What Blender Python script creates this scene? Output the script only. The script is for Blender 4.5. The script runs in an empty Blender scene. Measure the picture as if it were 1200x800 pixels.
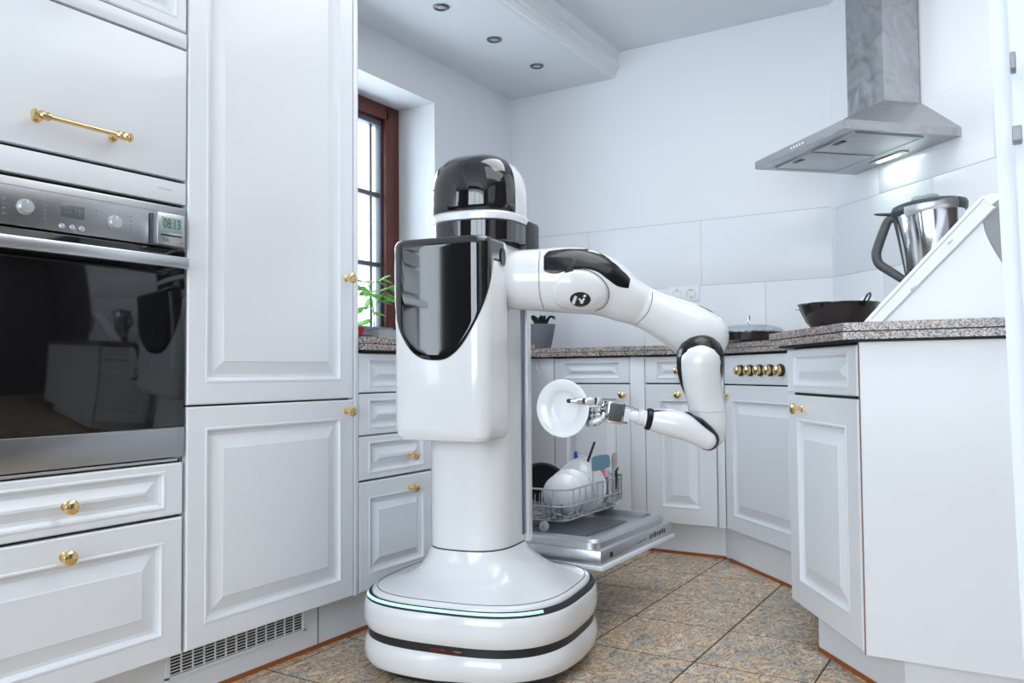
import bpy, bmesh, math, random
from mathutils import Vector, Matrix
from mathutils.bvhtree import BVHTree
from math import sin, cos, pi, radians
random.seed(7)
SC = bpy.context.scene
COL = SC.collection

# ------------------------------------------------------------------ camera
FPX, PITCH, ROLL, YAW, CAMH = 977.275, .0370429, -.0082940, -.5533908, .80
CF = Vector((sin(YAW)*cos(PITCH), cos(YAW)*cos(PITCH), sin(PITCH)))
_r = Vector((cos(YAW), -sin(YAW), 0)); _u = _r.cross(CF)
CR = _r*cos(ROLL) + _u*sin(ROLL); CU = _u*cos(ROLL) - _r*sin(ROLL)
CAM = Vector((0, 0, CAMH))
cd = bpy.data.cameras.new('camera'); cam = bpy.data.objects.new('camera', cd); COL.objects.link(cam)
cam.matrix_world = Matrix(((CR.x, CU.x, -CF.x, CAM.x), (CR.y, CU.y, -CF.y, CAM.y), (CR.z, CU.z, -CF.z, CAM.z), (0, 0, 0, 1)))
cd.sensor_width = 36; cd.lens = FPX/1200*36; cd.clip_start = .02
SC.camera = cam

# ------------------------------------------------------------------ world, lights, exposure
SC.view_settings.view_transform = 'Standard'; SC.view_settings.look = 'None'
SC.view_settings.gamma = 1; SC.view_settings.use_curve_mapping = False
SC.view_settings.exposure = 0.0
w = bpy.data.worlds.new('overcast_sky'); SC.world = w; w.use_nodes = True
w.node_tree.nodes['Background'].inputs[0].default_value = (.80, .90, 1, 1)
w.node_tree.nodes['Background'].inputs[1].default_value = 5.2

def area(name, loc, target, size, sizey, power, color=(1, 1, 1)):
    l = bpy.data.lights.new(name, 'AREA'); l.shape = 'RECTANGLE'; l.size = size; l.size_y = sizey
    l.energy = power; l.color = color
    o = bpy.data.objects.new(name, l); COL.objects.link(o); o.location = loc
    o.rotation_euler = (Vector(target)-Vector(loc)).to_track_quat('-Z', 'Y').to_euler()
    return o
area('overhead_fill', (.0, 1.75, 2.42), (-.15, 1.9, 0), 1.8, 1.7, 17, (.95, .97, 1))  # unseen fill light added overhead, no lamp hangs there
area('kitchen_fill', (-.72, 2.25, 2.43), (-.72, 2.25, 0), 1.1, 1.1, 14, (.96, .98, 1))  # second fill added out of view to brighten the back cabinet fronts
area('terrace_window_light', (-.4, -1.74, 1.35), (-.6, 2, 1.1), 2.6, 1.9, 32, (.93, .965, 1))
area('kitchen_window_light', (-3.05, 2.62, 1.6), (0, 2.5, 1.2), 1.3, 1.4, 9, (.88, .95, 1))
area('side_fill', (1.40, .5, 1.5), (-1.7, 1.3, 1.1), 1.8, 1.5, 5, (.9, .95, 1))  # added fill from the right, that wall has no window

# ------------------------------------------------------------------ material helpers
MATS = {}
def mat(name, color, rough=.5, metal=0, coat=0, spec=.5, emit=None, estr=0, trans=0, ior=1.45, croug=.05):
    m = bpy.data.materials.new(name); m.use_nodes = True
    b = m.node_tree.nodes['Principled BSDF']
    b.inputs['Base Color'].default_value = (*color, 1); b.inputs['Roughness'].default_value = rough
    b.inputs['Metallic'].default_value = metal; b.inputs['Coat Weight'].default_value = coat
    b.inputs['Coat Roughness'].default_value = croug
    b.inputs['Specular IOR Level'].default_value = spec; b.inputs['Transmission Weight'].default_value = trans
    b.inputs['IOR'].default_value = ior
    if emit: b.inputs['Emission Color'].default_value = (*emit, 1); b.inputs['Emission Strength'].default_value = estr
    MATS[name] = m
    return m
def nodes(m): return m.node_tree.nodes, m.node_tree.links, m.node_tree.nodes['Principled BSDF']
def ramp(N, stops, interp='LINEAR'):
    r = N.new('ShaderNodeValToRGB'); e = r.color_ramp.elements; r.color_ramp.interpolation = interp
    while len(e) > 1: e.remove(e[-1])
    e[0].position = stops[0][0]; e[0].color = (*stops[0][1], 1)
    for p, c in stops[1:]:
        x = e.new(p); x.color = (*c, 1)
    return r
def noise_bump(m, scale, strength, dist=.001, stretch=(1, 1, 1), rough_var=0):
    N, L, b = nodes(m)
    tc = N.new('ShaderNodeTexCoord'); mp = N.new('ShaderNodeMapping'); mp.inputs['Scale'].default_value = stretch
    n = N.new('ShaderNodeTexNoise'); n.inputs['Scale'].default_value = scale; n.inputs['Detail'].default_value = 4
    L.new(tc.outputs['Object'], mp.inputs[0]); L.new(mp.outputs[0], n.inputs['Vector'])
    bp = N.new('ShaderNodeBump'); bp.inputs['Strength'].default_value = strength; bp.inputs['Distance'].default_value = dist
    L.new(n.outputs['Fac'], bp.inputs['Height']); L.new(bp.outputs[0], b.inputs['Normal'])
    if rough_var:
        r = b.inputs['Roughness'].default_value
        mr = N.new('ShaderNodeMapRange'); mr.inputs[3].default_value = r-rough_var; mr.inputs[4].default_value = r+rough_var
        L.new(n.outputs['Fac'], mr.inputs[0]); L.new(mr.outputs[0], b.inputs['Roughness'])

LACQ = mat('white_lacquer', (.815, .835, .87), .3, coat=.25, croug=.15); noise_bump(LACQ, 9, .05, .0006)
PAINT = mat('wall_paint', (.80, .82, .85), .85); noise_bump(PAINT, 60, .12, .0006)
TAUPE = mat('taupe_paint', (.12, .11, .105), .85)
CEILM = mat('ceiling_paint', (.74, .77, .81), .9)
TILEM = mat('glazed_wall_tile', (.79, .81, .845), .34, coat=.12); noise_bump(TILEM, 5, .04, .001)
GROUT = mat('wall_grout', (.52, .54, .58), .9)
OVST = mat('oven_steel', (.44, .445, .46), .32, 1); noise_bump(OVST, 40, .08, .0004, (1, 1, 18), .05)
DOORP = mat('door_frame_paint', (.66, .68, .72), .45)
BRASS = mat('polished_brass', (.86, .64, .31), .2, 1)
STEEL = mat('brushed_steel', (.62, .63, .65), .34, 1); noise_bump(STEEL, 40, .08, .0004, (1, 1, 18), .06)
STEELH = mat('hood_steel', (.50, .50, .51), .42, 1)
CHROME = mat('bright_chrome', (.72, .74, .77), .14, 1)
WIRE = mat('grey_coated_wire', (.44, .46, .48), .4)
BLACKG = mat('black_gloss', (.008, .008, .010), .04, coat=1, spec=.6)
BLACKP = mat('black_plastic', (.018, .019, .022), .35)
DGREY = mat('dark_grey_plastic', (.075, .08, .09), .4)
MGREY = mat('mid_grey_plastic', (.30, .31, .33), .45)
BLACKS = mat('satin_black', (.009, .009, .011), .22, coat=.15, spec=.35)
ROBW = mat('robot_white_shell', (.80, .81, .83), .16, coat=.6, croug=.03)
GLOW = mat('mint_light_strip', (.5, .8, .75), .4, emit=(.45, .95, .82), estr=.7)
DARKSEAM = mat('dark_seam', (.03, .032, .036), .6)
OVENG = mat('oven_glass', (.004, .004, .005), .05, spec=.6, coat=.3)
WOODF = mat('red_brown_window_wood', (.115, .026, .018), .42); noise_bump(WOODF, 12, .2, .001, (6, 6, 1))
SASHG = mat('grey_sash', (.10, .115, .14), .4)
EDGE = mat('orange_brown_edging', (.36, .105, .02), .6)
PORC = mat('white_porcelain', (.84, .86, .89), .18, coat=.5)
CLEAR = mat('clear_glass', (.95, .98, 1), .02, trans=1, ior=1.45)
LEAF = mat('tomato_leaf', (.16, .42, .07), .55); STEM = mat('plant_stem', (.25, .45, .12), .6)
REDP = mat('red_plastic', (.62, .02, .025), .4); TEAL = mat('teal_plastic', (.02, .16, .16), .45)
GREENP = mat('pale_green_plastic', (.35, .55, .42), .5)
POTG = mat('grey_planter', (.30, .33, .36), .5); POTD = mat('slate_pot', (.16, .17, .20), .5)
BLUEP = mat('blue_plastic', (.03, .09, .45), .4); BLUEG = mat('blue_grey_silicone', (.13, .24, .33), .45)
PINK = mat('pink_plastic', (.7, .2, .3), .5); LCD = mat('lcd_green', (.30, .40, .36), .25, coat=.5)
LCDD = mat('lcd_digits', (.03, .12, .09), .5); SOCK = mat('socket_plastic', (.80, .82, .84), .35)
DISPG = mat('grey_display', (.12, .13, .145), .2, coat=.5)
LAMPE = mat('hood_lamp_tube', (.9, 1, .97), .4, emit=(.85, 1, .95), estr=6)
MARK = mat('printed_mark', (.10, .105, .12), .6); FAINT = mat('faint_grey_print', (.48, .50, .53), .6)
RUB = mat('dark_rubber', (.02, .02, .02), .7); SCREENB = mat('blue_rail_glass', (.08, .11, .2), .12, coat=.6)
CURT = mat('curtain_cloth', (.75, .77, .82), .9)
ORANGETXT = mat('orange_print', (.75, .35, .2), .6)

def glass_mat():
    m = bpy.data.materials.new('window_glass'); m.use_nodes = True
    N, L = m.node_tree.nodes, m.node_tree.links; N.clear()
    o = N.new('ShaderNodeOutputMaterial'); mx = N.new('ShaderNodeMixShader'); t = N.new('ShaderNodeBsdfTransparent')
    g = N.new('ShaderNodeBsdfGlossy'); g.inputs['Roughness'].default_value = .02
    f = N.new('ShaderNodeFresnel'); f.inputs[0].default_value = 1.45
    t.inputs[0].default_value = (.95, .97, .98, 1)
    ge = N.new('ShaderNodeNewGeometry'); su = N.new('ShaderNodeMath'); su.operation = 'SUBTRACT'; su.inputs[0].default_value = 1; L.new(ge.outputs['Backfacing'], su.inputs[1])
    mu = N.new('ShaderNodeMath'); mu.operation = 'MULTIPLY'; L.new(f.outputs[0], mu.inputs[0]); L.new(su.outputs[0], mu.inputs[1])
    L.new(mu.outputs[0], mx.inputs[0]); L.new(t.outputs[0], mx.inputs[1]); L.new(g.outputs[0], mx.inputs[2]); L.new(mx.outputs[0], o.inputs[0])
    return m
GLASS = glass_mat()

def granite():
    m = mat('speckled_granite', (.3, .28, .27), .25, coat=.3); N, L, b = nodes(m)
    tc = N.new('ShaderNodeNewGeometry'); v = N.new('ShaderNodeTexVoronoi'); v.inputs['Scale'].default_value = 340
    n = N.new('ShaderNodeTexNoise'); n.inputs['Scale'].default_value = 34; n.inputs['Detail'].default_value = 6
    n2 = N.new('ShaderNodeTexNoise'); n2.inputs['Scale'].default_value = 170; n2.inputs['Detail'].default_value = 3
    for x in (v, n, n2): L.new(tc.outputs['Position'], x.inputs['Vector'])
    r1 = ramp(N, [(.3, (.38, .37, .39)), (.48, (.50, .46, .44)), (.56, (.68, .52, .42)), (.66, (.48, .48, .51))])
    L.new(n.outputs['Fac'], r1.inputs[0])
    sp = N.new('ShaderNodeSeparateColor'); L.new(v.outputs['Color'], sp.inputs[0])
    r2 = ramp(N, [(0, (.05, .05, .06)), (.2, (.22, .22, .24)), (.34, (.62, .60, .61)), (.75, (.88, .84, .82)), (1, (1, 1, 1))])
    L.new(sp.outputs[0], r2.inputs[0])
    mx = N.new('ShaderNodeMix'); mx.data_type = 'RGBA'; mx.blend_type = 'MULTIPLY'; mx.inputs[0].default_value = .95
    L.new(r1.outputs[0], mx.inputs[6]); L.new(r2.outputs[0], mx.inputs[7])
    r3 = ramp(N, [(.34, (.18, .17, .18)), (.46, (1, 1, 1)), (.62, (1, 1, 1)), (.7, (1.35, 1.35, 1.35))]); L.new(n2.outputs['Fac'], r3.inputs[0])
    m2 = N.new('ShaderNodeMix'); m2.data_type = 'RGBA'; m2.blend_type = 'MULTIPLY'; m2.inputs[0].default_value = 1
    L.new(mx.outputs[2], m2.inputs[6]); L.new(r3.outputs[0], m2.inputs[7]); L.new(m2.outputs[2], b.inputs['Base Color'])
    return m
GRAN = granite()

def floor_mat():
    m = mat('veined_floor_tile', (.4, .3, .2), .38); N, L, b = nodes(m)
    g = N.new('ShaderNodeNewGeometry'); oi = N.new('ShaderNodeObjectInfo')
    ad = N.new('ShaderNodeVectorMath'); ad.operation = 'MULTIPLY_ADD'
    cmb = N.new('ShaderNodeCombineXYZ'); L.new(oi.outputs['Random'], cmb.inputs[0]); L.new(oi.outputs['Random'], cmb.inputs[1])
    L.new(cmb.outputs[0], ad.inputs[0]); ad.inputs[1].default_value = (9, 5, 0); L.new(g.outputs['Position'], ad.inputs[2])
    mp = N.new('ShaderNodeMapping'); mp.inputs['Rotation'].default_value = (0, 0, radians(12)); mp.inputs['Scale'].default_value = (1.9, 1, 1)
    L.new(ad.outputs[0], mp.inputs[0])
    n1 = N.new('ShaderNodeTexNoise'); n1.inputs['Scale'].default_value = 5.5; n1.inputs['Detail'].default_value = 6; n1.inputs['Distortion'].default_value = 1.2
    n2 = N.new('ShaderNodeTexNoise'); n2.inputs['Scale'].default_value = 10; n2.inputs['Detail'].default_value = 5; n2.inputs['Distortion'].default_value = 3.2; n2.inputs['Roughness'].default_value = .62
    n3 = N.new('ShaderNodeTexNoise'); n3.inputs['Scale'].default_value = 36; n3.inputs['Detail'].default_value = 3
    for n in (n1, n2, n3): L.new(mp.outputs[0], n.inputs['Vector'])
    r1 = ramp(N, [(.32, (.50, .42, .34)), (.46, (.66, .55, .42)), (.55, (.72, .50, .30)), (.66, (.80, .69, .56))]); L.new(n1.outputs['Fac'], r1.inputs[0])
    r2 = ramp(N, [(.36, (1, 1, 1)), (.465, (1, 1, 1)), (.492, (.22, .25, .31)), (.508, (.14, .17, .23)), (.528, (.85, .87, .92)), (.66, (1.2, 1.18, 1.14))]); L.new(n2.outputs['Fac'], r2.inputs[0])
    r3 = ramp(N, [(.3, (.6, .6, .62)), (.5, (1, 1, 1)), (.7, (1.18, 1.16, 1.12))]); L.new(n3.outputs['Fac'], r3.inputs[0])
    a = N.new('ShaderNodeMix'); a.data_type = 'RGBA'; a.blend_type = 'MULTIPLY'; a.inputs[0].default_value = 1
    L.new(r1.outputs[0], a.inputs[6]); L.new(r2.outputs[0], a.inputs[7])
    c = N.new('ShaderNodeMix'); c.data_type = 'RGBA'; c.blend_type = 'MULTIPLY'; c.inputs[0].default_value = .8
    L.new(a.outputs[2], c.inputs[6]); L.new(r3.outputs[0], c.inputs[7]); L.new(c.outputs[2], b.inputs['Base Color'])
    bp = N.new('ShaderNodeBump'); bp.inputs['Strength'].default_value = .25; bp.inputs['Distance'].default_value = .002
    L.new(n2.outputs['Fac'], bp.inputs['Height']); L.new(bp.outputs[0], b.inputs['Normal'])
    return m
FLOORM = floor_mat()
FGROUT = mat('floor_grout', (.085, .065, .05), .9)
def smudge(m):       # wiped, streaky stainless steel
    N, L, b = nodes(m)
    tc = N.new('ShaderNodeTexCoord'); n = N.new('ShaderNodeTexNoise'); n.inputs['Scale'].default_value = 6; n.inputs['Distortion'].default_value = 4; n.inputs['Detail'].default_value = 5
    L.new(tc.outputs['Object'], n.inputs['Vector'])
    r = N.new('ShaderNodeMapRange'); r.inputs[1].default_value = .3; r.inputs[2].default_value = .7; r.inputs[3].default_value = .28; r.inputs[4].default_value = .52
    L.new(n.outputs['Fac'], r.inputs[0]); L.new(r.outputs[0], b.inputs['Roughness'])
    c = ramp(N, [(.3, (.42, .42, .43)), (.7, (.56, .56, .57))]); L.new(n.outputs['Fac'], c.inputs[0]); L.new(c.outputs[0], b.inputs['Base Color'])
smudge(STEELH)

# ------------------------------------------------------------------ geometry helpers
class B:
    def __init__(s): s.bm = bmesh.new()
    def box(s, x0, x1, y0, y1, z0, z1, bev=0, seg=2):
        t = bmesh.new(); bmesh.ops.create_cube(t, size=1)
        for v in t.verts: v.co = ((x0+x1)/2+v.co.x*(x1-x0), (y0+y1)/2+v.co.y*(y1-y0), (z0+z1)/2+v.co.z*(z1-z0))
        if bev: bmesh.ops.bevel(t, geom=t.edges[:], offset=bev, segments=seg, affect='EDGES', profile=.5)
        s.join(t); return s
    def join(s, t, M=None):
        if M is not None: t.transform(M)
        me = bpy.data.meshes.new('tmp'); t.to_mesh(me); t.free(); s.bm.from_mesh(me); bpy.data.meshes.remove(me)
    def rings(s, R, cap0=True, cap1=True, closed=True):
        vs = [[s.bm.verts.new(p) for p in r] for r in R]; n = len(R[0])
        for a, b in zip(vs, vs[1:]):
            for i in range(n if closed else n-1):
                j = (i+1) % n
                try: s.bm.faces.new((a[i], a[j], b[j], b[i]))
                except ValueError: pass
        if closed and cap0: s.bm.faces.new(vs[0][::-1])
        if closed and cap1: s.bm.faces.new(vs[-1])
        return s
    def prism(s, poly, z0, z1, M=None):
        t = B(); t.rings([[(x, y, z0) for x, y in poly], [(x, y, z1) for x, y in poly]]); s.join(t.bm, M); return s
    def lathe(s, prof, M=None, n=24, cap=True):
        t = B(); t.rings([[(r*cos(2*pi*i/n), r*sin(2*pi*i/n), z) for i in range(n)] for r, z in prof], cap, cap); s.join(t.bm, M); return s
    def tube(s, pts, rad, n=8, cap='flat', closed=False):
        P = [Vector(p) for p in pts]; m = len(P)
        if not hasattr(rad, '__len__'): rad = [rad]*m
        T = []
        for i in range(m):
            if closed: a, b = P[(i-1) % m], P[(i+1) % m]
            else: a, b = P[max(i-1, 0)], P[min(i+1, m-1)]
            T.append((b-a).normalized())
        up = Vector((0, 0, 1)) if abs(T[0].z) < .9 else Vector((0, 1, 0))
        N = (up-T[0]*up.dot(T[0])).normalized(); R = []
        def ring(c, N, T, r): 
            Bn = T.cross(N); return [c+N*(cos(2*pi*k/n)*r)+Bn*(sin(2*pi*k/n)*r) for k in range(n)]
        if cap == 'round' and not closed:
            for a in (75, 55, 35, 15): R.append(ring(P[0]-T[0]*rad[0]*sin(radians(a)), N, T[0], rad[0]*cos(radians(a))))
        for i in range(m):
            N = (N-T[i]*N.dot(T[i])).normalized(); R.append(ring(P[i], N, T[i], rad[i]))
        if cap == 'round' and not closed:
            for a in (15, 35, 55, 75): R.append(ring(P[-1]+T[-1]*rad[-1]*sin(radians(a)), N, T[-1], rad[-1]*cos(radians(a))))
        if closed: R.append(R[0])
        s.rings(R, not closed, not closed); return s
    def cyl(s, a, b, r, n=20, bev=0):
        a, b = Vector(a), Vector(b); d = b-a; h = d.length
        M = Matrix.Translation(a) @ d.to_track_quat('Z', 'Y').to_matrix().to_4x4()
        pr = [(r-bev, 0), (r, bev), (r, h-bev), (r-bev, h)] if bev else [(r, 0), (r, h)]
        return s.lathe(pr, M, n)
def obj(name, b, m, parent=None, smooth=.6, kind=None):
    bm = b.bm if isinstance(b, B) else b
    bmesh.ops.remove_doubles(bm, verts=bm.verts, dist=1e-6)
    bmesh.ops.recalc_face_normals(bm, faces=bm.faces)
    me = bpy.data.meshes.new(name); bm.to_mesh(me); bm.free(); me.materials.append(m)
    if smooth:
        me.shade_smooth(); me.set_sharp_from_angle(angle=smooth)
    o = bpy.data.objects.new(name, me); COL.objects.link(o)
    if parent: o.parent = parent
    if kind: o['kind'] = kind
    return o
def struct(name, b, m, smooth=.6): return obj(name, b, m, None, smooth, 'structure')
def tag(o, label, cat, group=None):
    o['label'] = label; o['category'] = cat
    if group: o['group'] = group
    return o
def thing(name, label, cat, loc=(0, 0, 0), rz=0, group=None):
    o = bpy.data.objects.new(name, None); COL.objects.link(o); o.location = loc; o.rotation_euler = (0, 0, rz)
    o.empty_display_size = .1
    return tag(o, label, cat, group)
def lab(o, t): o['label'] = t; return o
def mw(o): return Matrix.Translation(o.location) @ o.rotation_euler.to_matrix().to_4x4()
def W(px, py, D): return CAM + (CF + CR*((px-600)/FPX) + CU*((400-py)/FPX))*D
def ray(px, py): return (CF + CR*((px-600)/FPX) + CU*((400-py)/FPX)).normalized()
def cat(P, k=6, closed=False):        # Catmull-Rom
    P = [Vector(p) for p in P]; n = len(P); out = []
    for i in range(n if closed else n-1):
        g = (lambda j: P[j % n]) if closed else (lambda j: P[min(max(j, 0), n-1)])
        a, b, c, d = g(i-1), g(i), g(i+1), g(i+2)
        for t in range(k):
            t /= k
            out.append(.5*((2*b)+(c-a)*t+(2*a-5*b+4*c-d)*t*t+(3*b-a-3*c+d)*t**3))
    if not closed: out.append(P[-1])
    return out
def text_mesh(s, size, ext=.0003, M=None):
    c = bpy.data.curves.new('t', 'FONT'); c.body = s; c.size = size; c.extrude = ext; c.align_x = 'CENTER'; c.align_y = 'CENTER'
    o = bpy.data.objects.new('t', c); COL.objects.link(o); dg = bpy.context.evaluated_depsgraph_get(); dg.update()
    me = bpy.data.meshes.new_from_object(o.evaluated_get(dg)); b = B(); b.bm.from_mesh(me)
    bpy.data.objects.remove(o); bpy.data.curves.remove(c); bpy.data.meshes.remove(me)
    if M is not None: b.bm.transform(M)
    return b
FRONTXT = lambda x, y, z: Matrix.Translation((x, y, z)) @ Matrix.Rotation(pi/2, 4, 'X')    # text on a local -y face

def panel(x0, x1, z0, z1, t=.02, fx=.06, fz=None, bev=.034, y=0):
    """raised-panel cabinet front, outer face at local y=0, body behind it"""
    fz = fx if fz is None else fz; bz = min(bev, (z1-z0)/2-fz-.016)
    L = [(0, 0, t), (0, 0, .0035), (.0035, .0035, 0), (fx-.008, fz-.008, 0), (fx-.006, fz-.006, -.0015), (fx-.002, fz-.002, -.0015),
         (fx, fz, .006), (fx+.006, fz+.006, .0105), (fx+.014, fz+.014, .0105), (fx+.011+bev, fz+.011+bz, .001), (fx+.013+bev, fz+.013+bz, -.0003)]
    b = B(); R = [[(x0+a, y+d, z0+c), (x1-a, y+d, z0+c), (x1-a, y+d, z1-c), (x0+a, y+d, z1-c)] for a, c, d in L]
    b.rings(R); return b
def slab(x0, x1, z0, z1, t=.02, y=0, bev=.002): return B().box(x0, x1, y, y+t, z0, z1, bev, 2)
KPROF = [(.0001, 0), (.0095, 0), (.0095, .003), (.006, .005), (.0048, .012), (.0055, .016), (.0085, .0175), (.0085, .0195), (.0125, .021), (.0155, .0245), (.0160, .0275), (.0150, .0305), (.0115, .0335), (.006, .035), (.0001, .0352)]
def knob(x, z, parent, name='knob', y=0):
    b = B().lathe(KPROF, Matrix.Translation((x, y, z)) @ Matrix.Rotation(pi/2, 4, 'X'), 20); return obj(name, b, BRASS, parent, .5)
def poly_in(P, d):
    n = len(P); out = []
    A = sum(P[i][0]*P[(i+1) % n][1]-P[(i+1) % n][0]*P[i][1] for i in range(n)); s = 1 if A > 0 else -1
    for i in range(n):
        p0, p1, p2 = Vector(P[i-1]), Vector(P[i]), Vector(P[(i+1) % n])
        e1 = (p1-p0).normalized(); e2 = (p2-p1).normalized()
        n1 = Vector((-e1.y, e1.x))*s; n2 = Vector((-e2.y, e2.x))*s; q = (n1+n2).normalized()
        out.append(tuple(p1+q*(d/max(.3, q.dot(n1)))))
    return out
def srect(cx, cy, a, b, n, z, N=64):
    out = []
    for i in range(N):
        t = 2*pi*i/N; c, s_ = cos(t), sin(t)
        k = (abs(c)**n+abs(s_)**n)**(-1/n); out.append((cx+a*k*c, cy+b*k*s_, z))
    return out

# ================================================================== THE SHELL
XL, YB, ZC, ZS = -2.42, 3.925, 2.452, 2.32       # left wall, back wall, ceiling, soffit underside
PB, PL_, PT = 'wall_back', 'wall_left', .30
DX, DY = -.728, 3.925                             # where the diagonal wall leaves the back wall
q = math.sqrt(.5)
# floor bed and tiles
fl = struct('floor', B().box(-3.5, 1.8, -2.1, 4.2, -.06, -.0012), FGROUT, 0)
tb = B().box(-.1560, .1560, -.1568, .1568, -.004, 0, .0012, 1); tile0 = obj('tile', tb, FLOORM, fl, .6)
first = True
for i in range(-3, 9):
    for j in range(-11, 5):
        cx, cy = -1.12+.317*(i+.5), 2.56+.32*(j+.5)
        if cx < -1.95 or cx > 1.6 or cy > 3.7: continue
        if cy < -.4: continue
        t = tile0 if first else tile0.copy()
        if not first: COL.objects.link(t)
        first = False; t.location = (cx, cy, 0); t.rotation_euler = (0, 0, pi/2*random.choice((0, 2)))
# left wall with window opening
WY0, WY1, WZ0, WZ1, WX = 2.02, 3.217, .905, 2.112, -2.70
wb = B()
wb.box(-2.80, XL, -.4, WY0, 0, ZC); wb.box(-2.80, XL, WY1, 4.2, 0, ZC)
wb.box(-2.80, XL, WY0, WY1, 0, WZ0); wb.box(-2.80, XL, WY0, WY1, WZ1, ZC)
struct('wall_left', wb, PAINT, 0)
wb = B(); wb.box(-3.5, -3.3, -2.1, -.2, 0, ZC); wb.box(-3.3, -2.8, -.4, -.2, 0, ZC); wb.box(-2.8, -2.42, -.402, -.398, 0, ZC); struct('wall_rear_left', wb, TAUPE, 0)
wback = struct('wall_back', B().box(XL, DX+.02, YB, YB+.2, 0, ZC), PAINT, 0)
def dm(x=0, y=0, z=0): return Matrix.Translation((DX, DY, 0)) @ Matrix.Rotation(-pi/4, 4, 'Z') @ Matrix.Translation((x, y, z))
wd = B().box(0, 1.75, 0, .2, 0, ZC); wd.bm.transform(dm()); wdiag = struct('wall_diagonal', wd, PAINT, 0)
wr = B().box(1.45, 1.65, -2.1, 2.2, 0, ZC); wr.box(.5, 1.65, 2.69, 2.85, 0, ZC); wr.box(1.45, 1.65, 2.2, 2.85, 0, ZC)
struct('wall_right', wr, TAUPE, 0)
rear = B(); rear.box(-3.5, -2.90, -2.0, -1.8, 0, ZC); rear.box(-2.50, -1.75, -2.0, -1.8, 0, ZC); rear.box(-2.90, -2.50, -2.0, -1.8, 0, .4); rear.box(-2.90, -2.50, -2.0, -1.8, 2.35, ZC); rear.box(.95, 1.65, -2.0, -1.8, 0, ZC); rear.box(-1.75, .95, -2.0, -1.8, 0, .35); rear.box(-1.75, .95, -2.0, -1.8, 2.3, ZC)
struct('wall_rear', rear, TAUPE, 0)
struct('ceiling', B().box(-3.5, 1.8, -2.1, 4.2, ZC, ZC+.1), CEILM, 0)
sof = B().box(XL, -1.80, -1.8, YB, ZS, ZC); struct('ceiling_soffit', sof, CEILM, 0)
# cornice along the soffit edge (profile in x,z)
cp = [(-1.802, ZS), (-1.782, ZS), (-1.780, ZS+.022), (-1.771, ZS+.030), (-1.771, ZS+.042), (-1.748, ZS+.052), (-1.748, ZS+.060), (-1.764, ZS+.066), (-1.768, ZS+.1), (-1.757, ZS+.125), (-1.750, ZC), (-1.802, ZC)]
cb = B(); cb.rings([[(x, -1.8, z) for x, z in cp], [(x, YB, z) for x, z in cp]]); struct('trim_1', cb, PAINT, .3)

# wall tiles (large glazed tiles in staggered courses)
def wtile(x0, x1, z0, z1, parent, M):
    g = .0012
    b = B().box(x0+g, x1-g, -.008, .004, z0+g, z1-g, .0012, 2); b.bm.transform(M); return obj('tile', b, TILEM, parent, .6)
Mb = Matrix.Translation((0, YB, 0))
gb = B().box(XL, DX, -.0062, .004, .90, 1.533); gb.bm.transform(Mb); obj('grout', gb, GROUT, wback, 0)
for z0, z1, xs in ((.905, 1.213, [XL, -2.245, -1.637, -1.03, DX+.003]), (1.213, 1.531, [XL, -1.945, -1.335, DX+.003])):
    for a, c in zip(xs, xs[1:]): wtile(a, c, z0, z1, wback, Mb)
Md = dm()
gb = B().box(0, 1.7, -.0062, .004, .90, 1.818); gb.bm.transform(Md); obj('grout', gb, GROUT, wdiag, 0)
for z0, z1, xs in ((.905, 1.213, [-.003, .345, .95, 1.55, 1.7]), (1.213, 1.518, [-.003, .035, .635, 1.235, 1.7]), (1.518, 1.818, [-.003, .327, .930, 1.53, 1.7])):
    for a, c in zip(xs, xs[1:]): wtile(a, c, z0, z1, wdiag, Md)

# ---- kitchen window in the left wall
win = bpy.data.objects.new('window_1', None); COL.objects.link(win); win['kind'] = 'structure'
fx = -2.64
b = B(); 
for y0, y1, z0, z1 in ((WY1-.10, WY1, WZ0, 2.15), (WY0, WY0+.10, WZ0, 2.15), (WY0+.1, WY1-.1, 2.045, WZ1), (WY0+.1, WY1-.1, WZ0, .975)):
    b.box(fx-.06, fx, y0, y1, z0, min(z1, WZ1), .005)
b.box(fx-.02, fx+.012, WY1-.115, WY1-.06, .96, 2.075, .004)
b.box(fx-.02, fx+.012, WY0+.1, WY1-.09, 2.035, 2.075, .004)
obj('window_frame', b, WOODF, win)
b = B(); gy1 = WY1-.115
b.box(fx-.045, fx-.012, gy1-.014, gy1, .975, 2.04, .003); b.box(fx-.055, fx-.012, WY0+.1, gy1, 2.005, 2.035, .003); b.box(fx-.055, fx-.012, WY0+.1, gy1, .975, 1.01, .003)
obj('sash', b, SASHG, win)
for zc in (1.665, 1.325):
    obj('glazing_bar', B().box(fx-.05, fx-.018, WY0+.1, gy1, zc-.011, zc+.011, .002), SASHG, win)
obj('glazing_bar', B().box(fx-.042, fx-.034, gy1-.062, gy1-.048, 1.0, 2.01, .002), SASHG, win)
zz = [1.0, 1.325, 1.665, 2.01]
for a, c in zip(zz, zz[1:]): obj('pane', B().box(fx-.036, fx-.032, WY0+.1, gy1-.01, a, c), GLASS, win, 0)
# rear terrace window (behind the camera)
w2 = bpy.data.objects.new('window_2', None); COL.objects.link(w2); w2['kind'] = 'structure'
b = B()
for x0, x1 in ((-1.75, -1.68), (-.88, -.80), (.02, .10), (.88, .95)): b.box(x0, x1, -1.93, -1.86, .35, 2.3, .004)
b.box(-1.75, .95, -1.93, -1.86, .35, .42); b.box(-1.75, .95, -1.93, -1.86, 2.23, 2.3)
obj('window_frame', b, PAINT, w2)
for x0, x1 in ((-1.68, -.88), (-.80, .02), (.10, .88)): obj('pane', B().box(x0, x1, -1.9, -1.895, .42, 2.23), GLASS, w2, 0)

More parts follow.
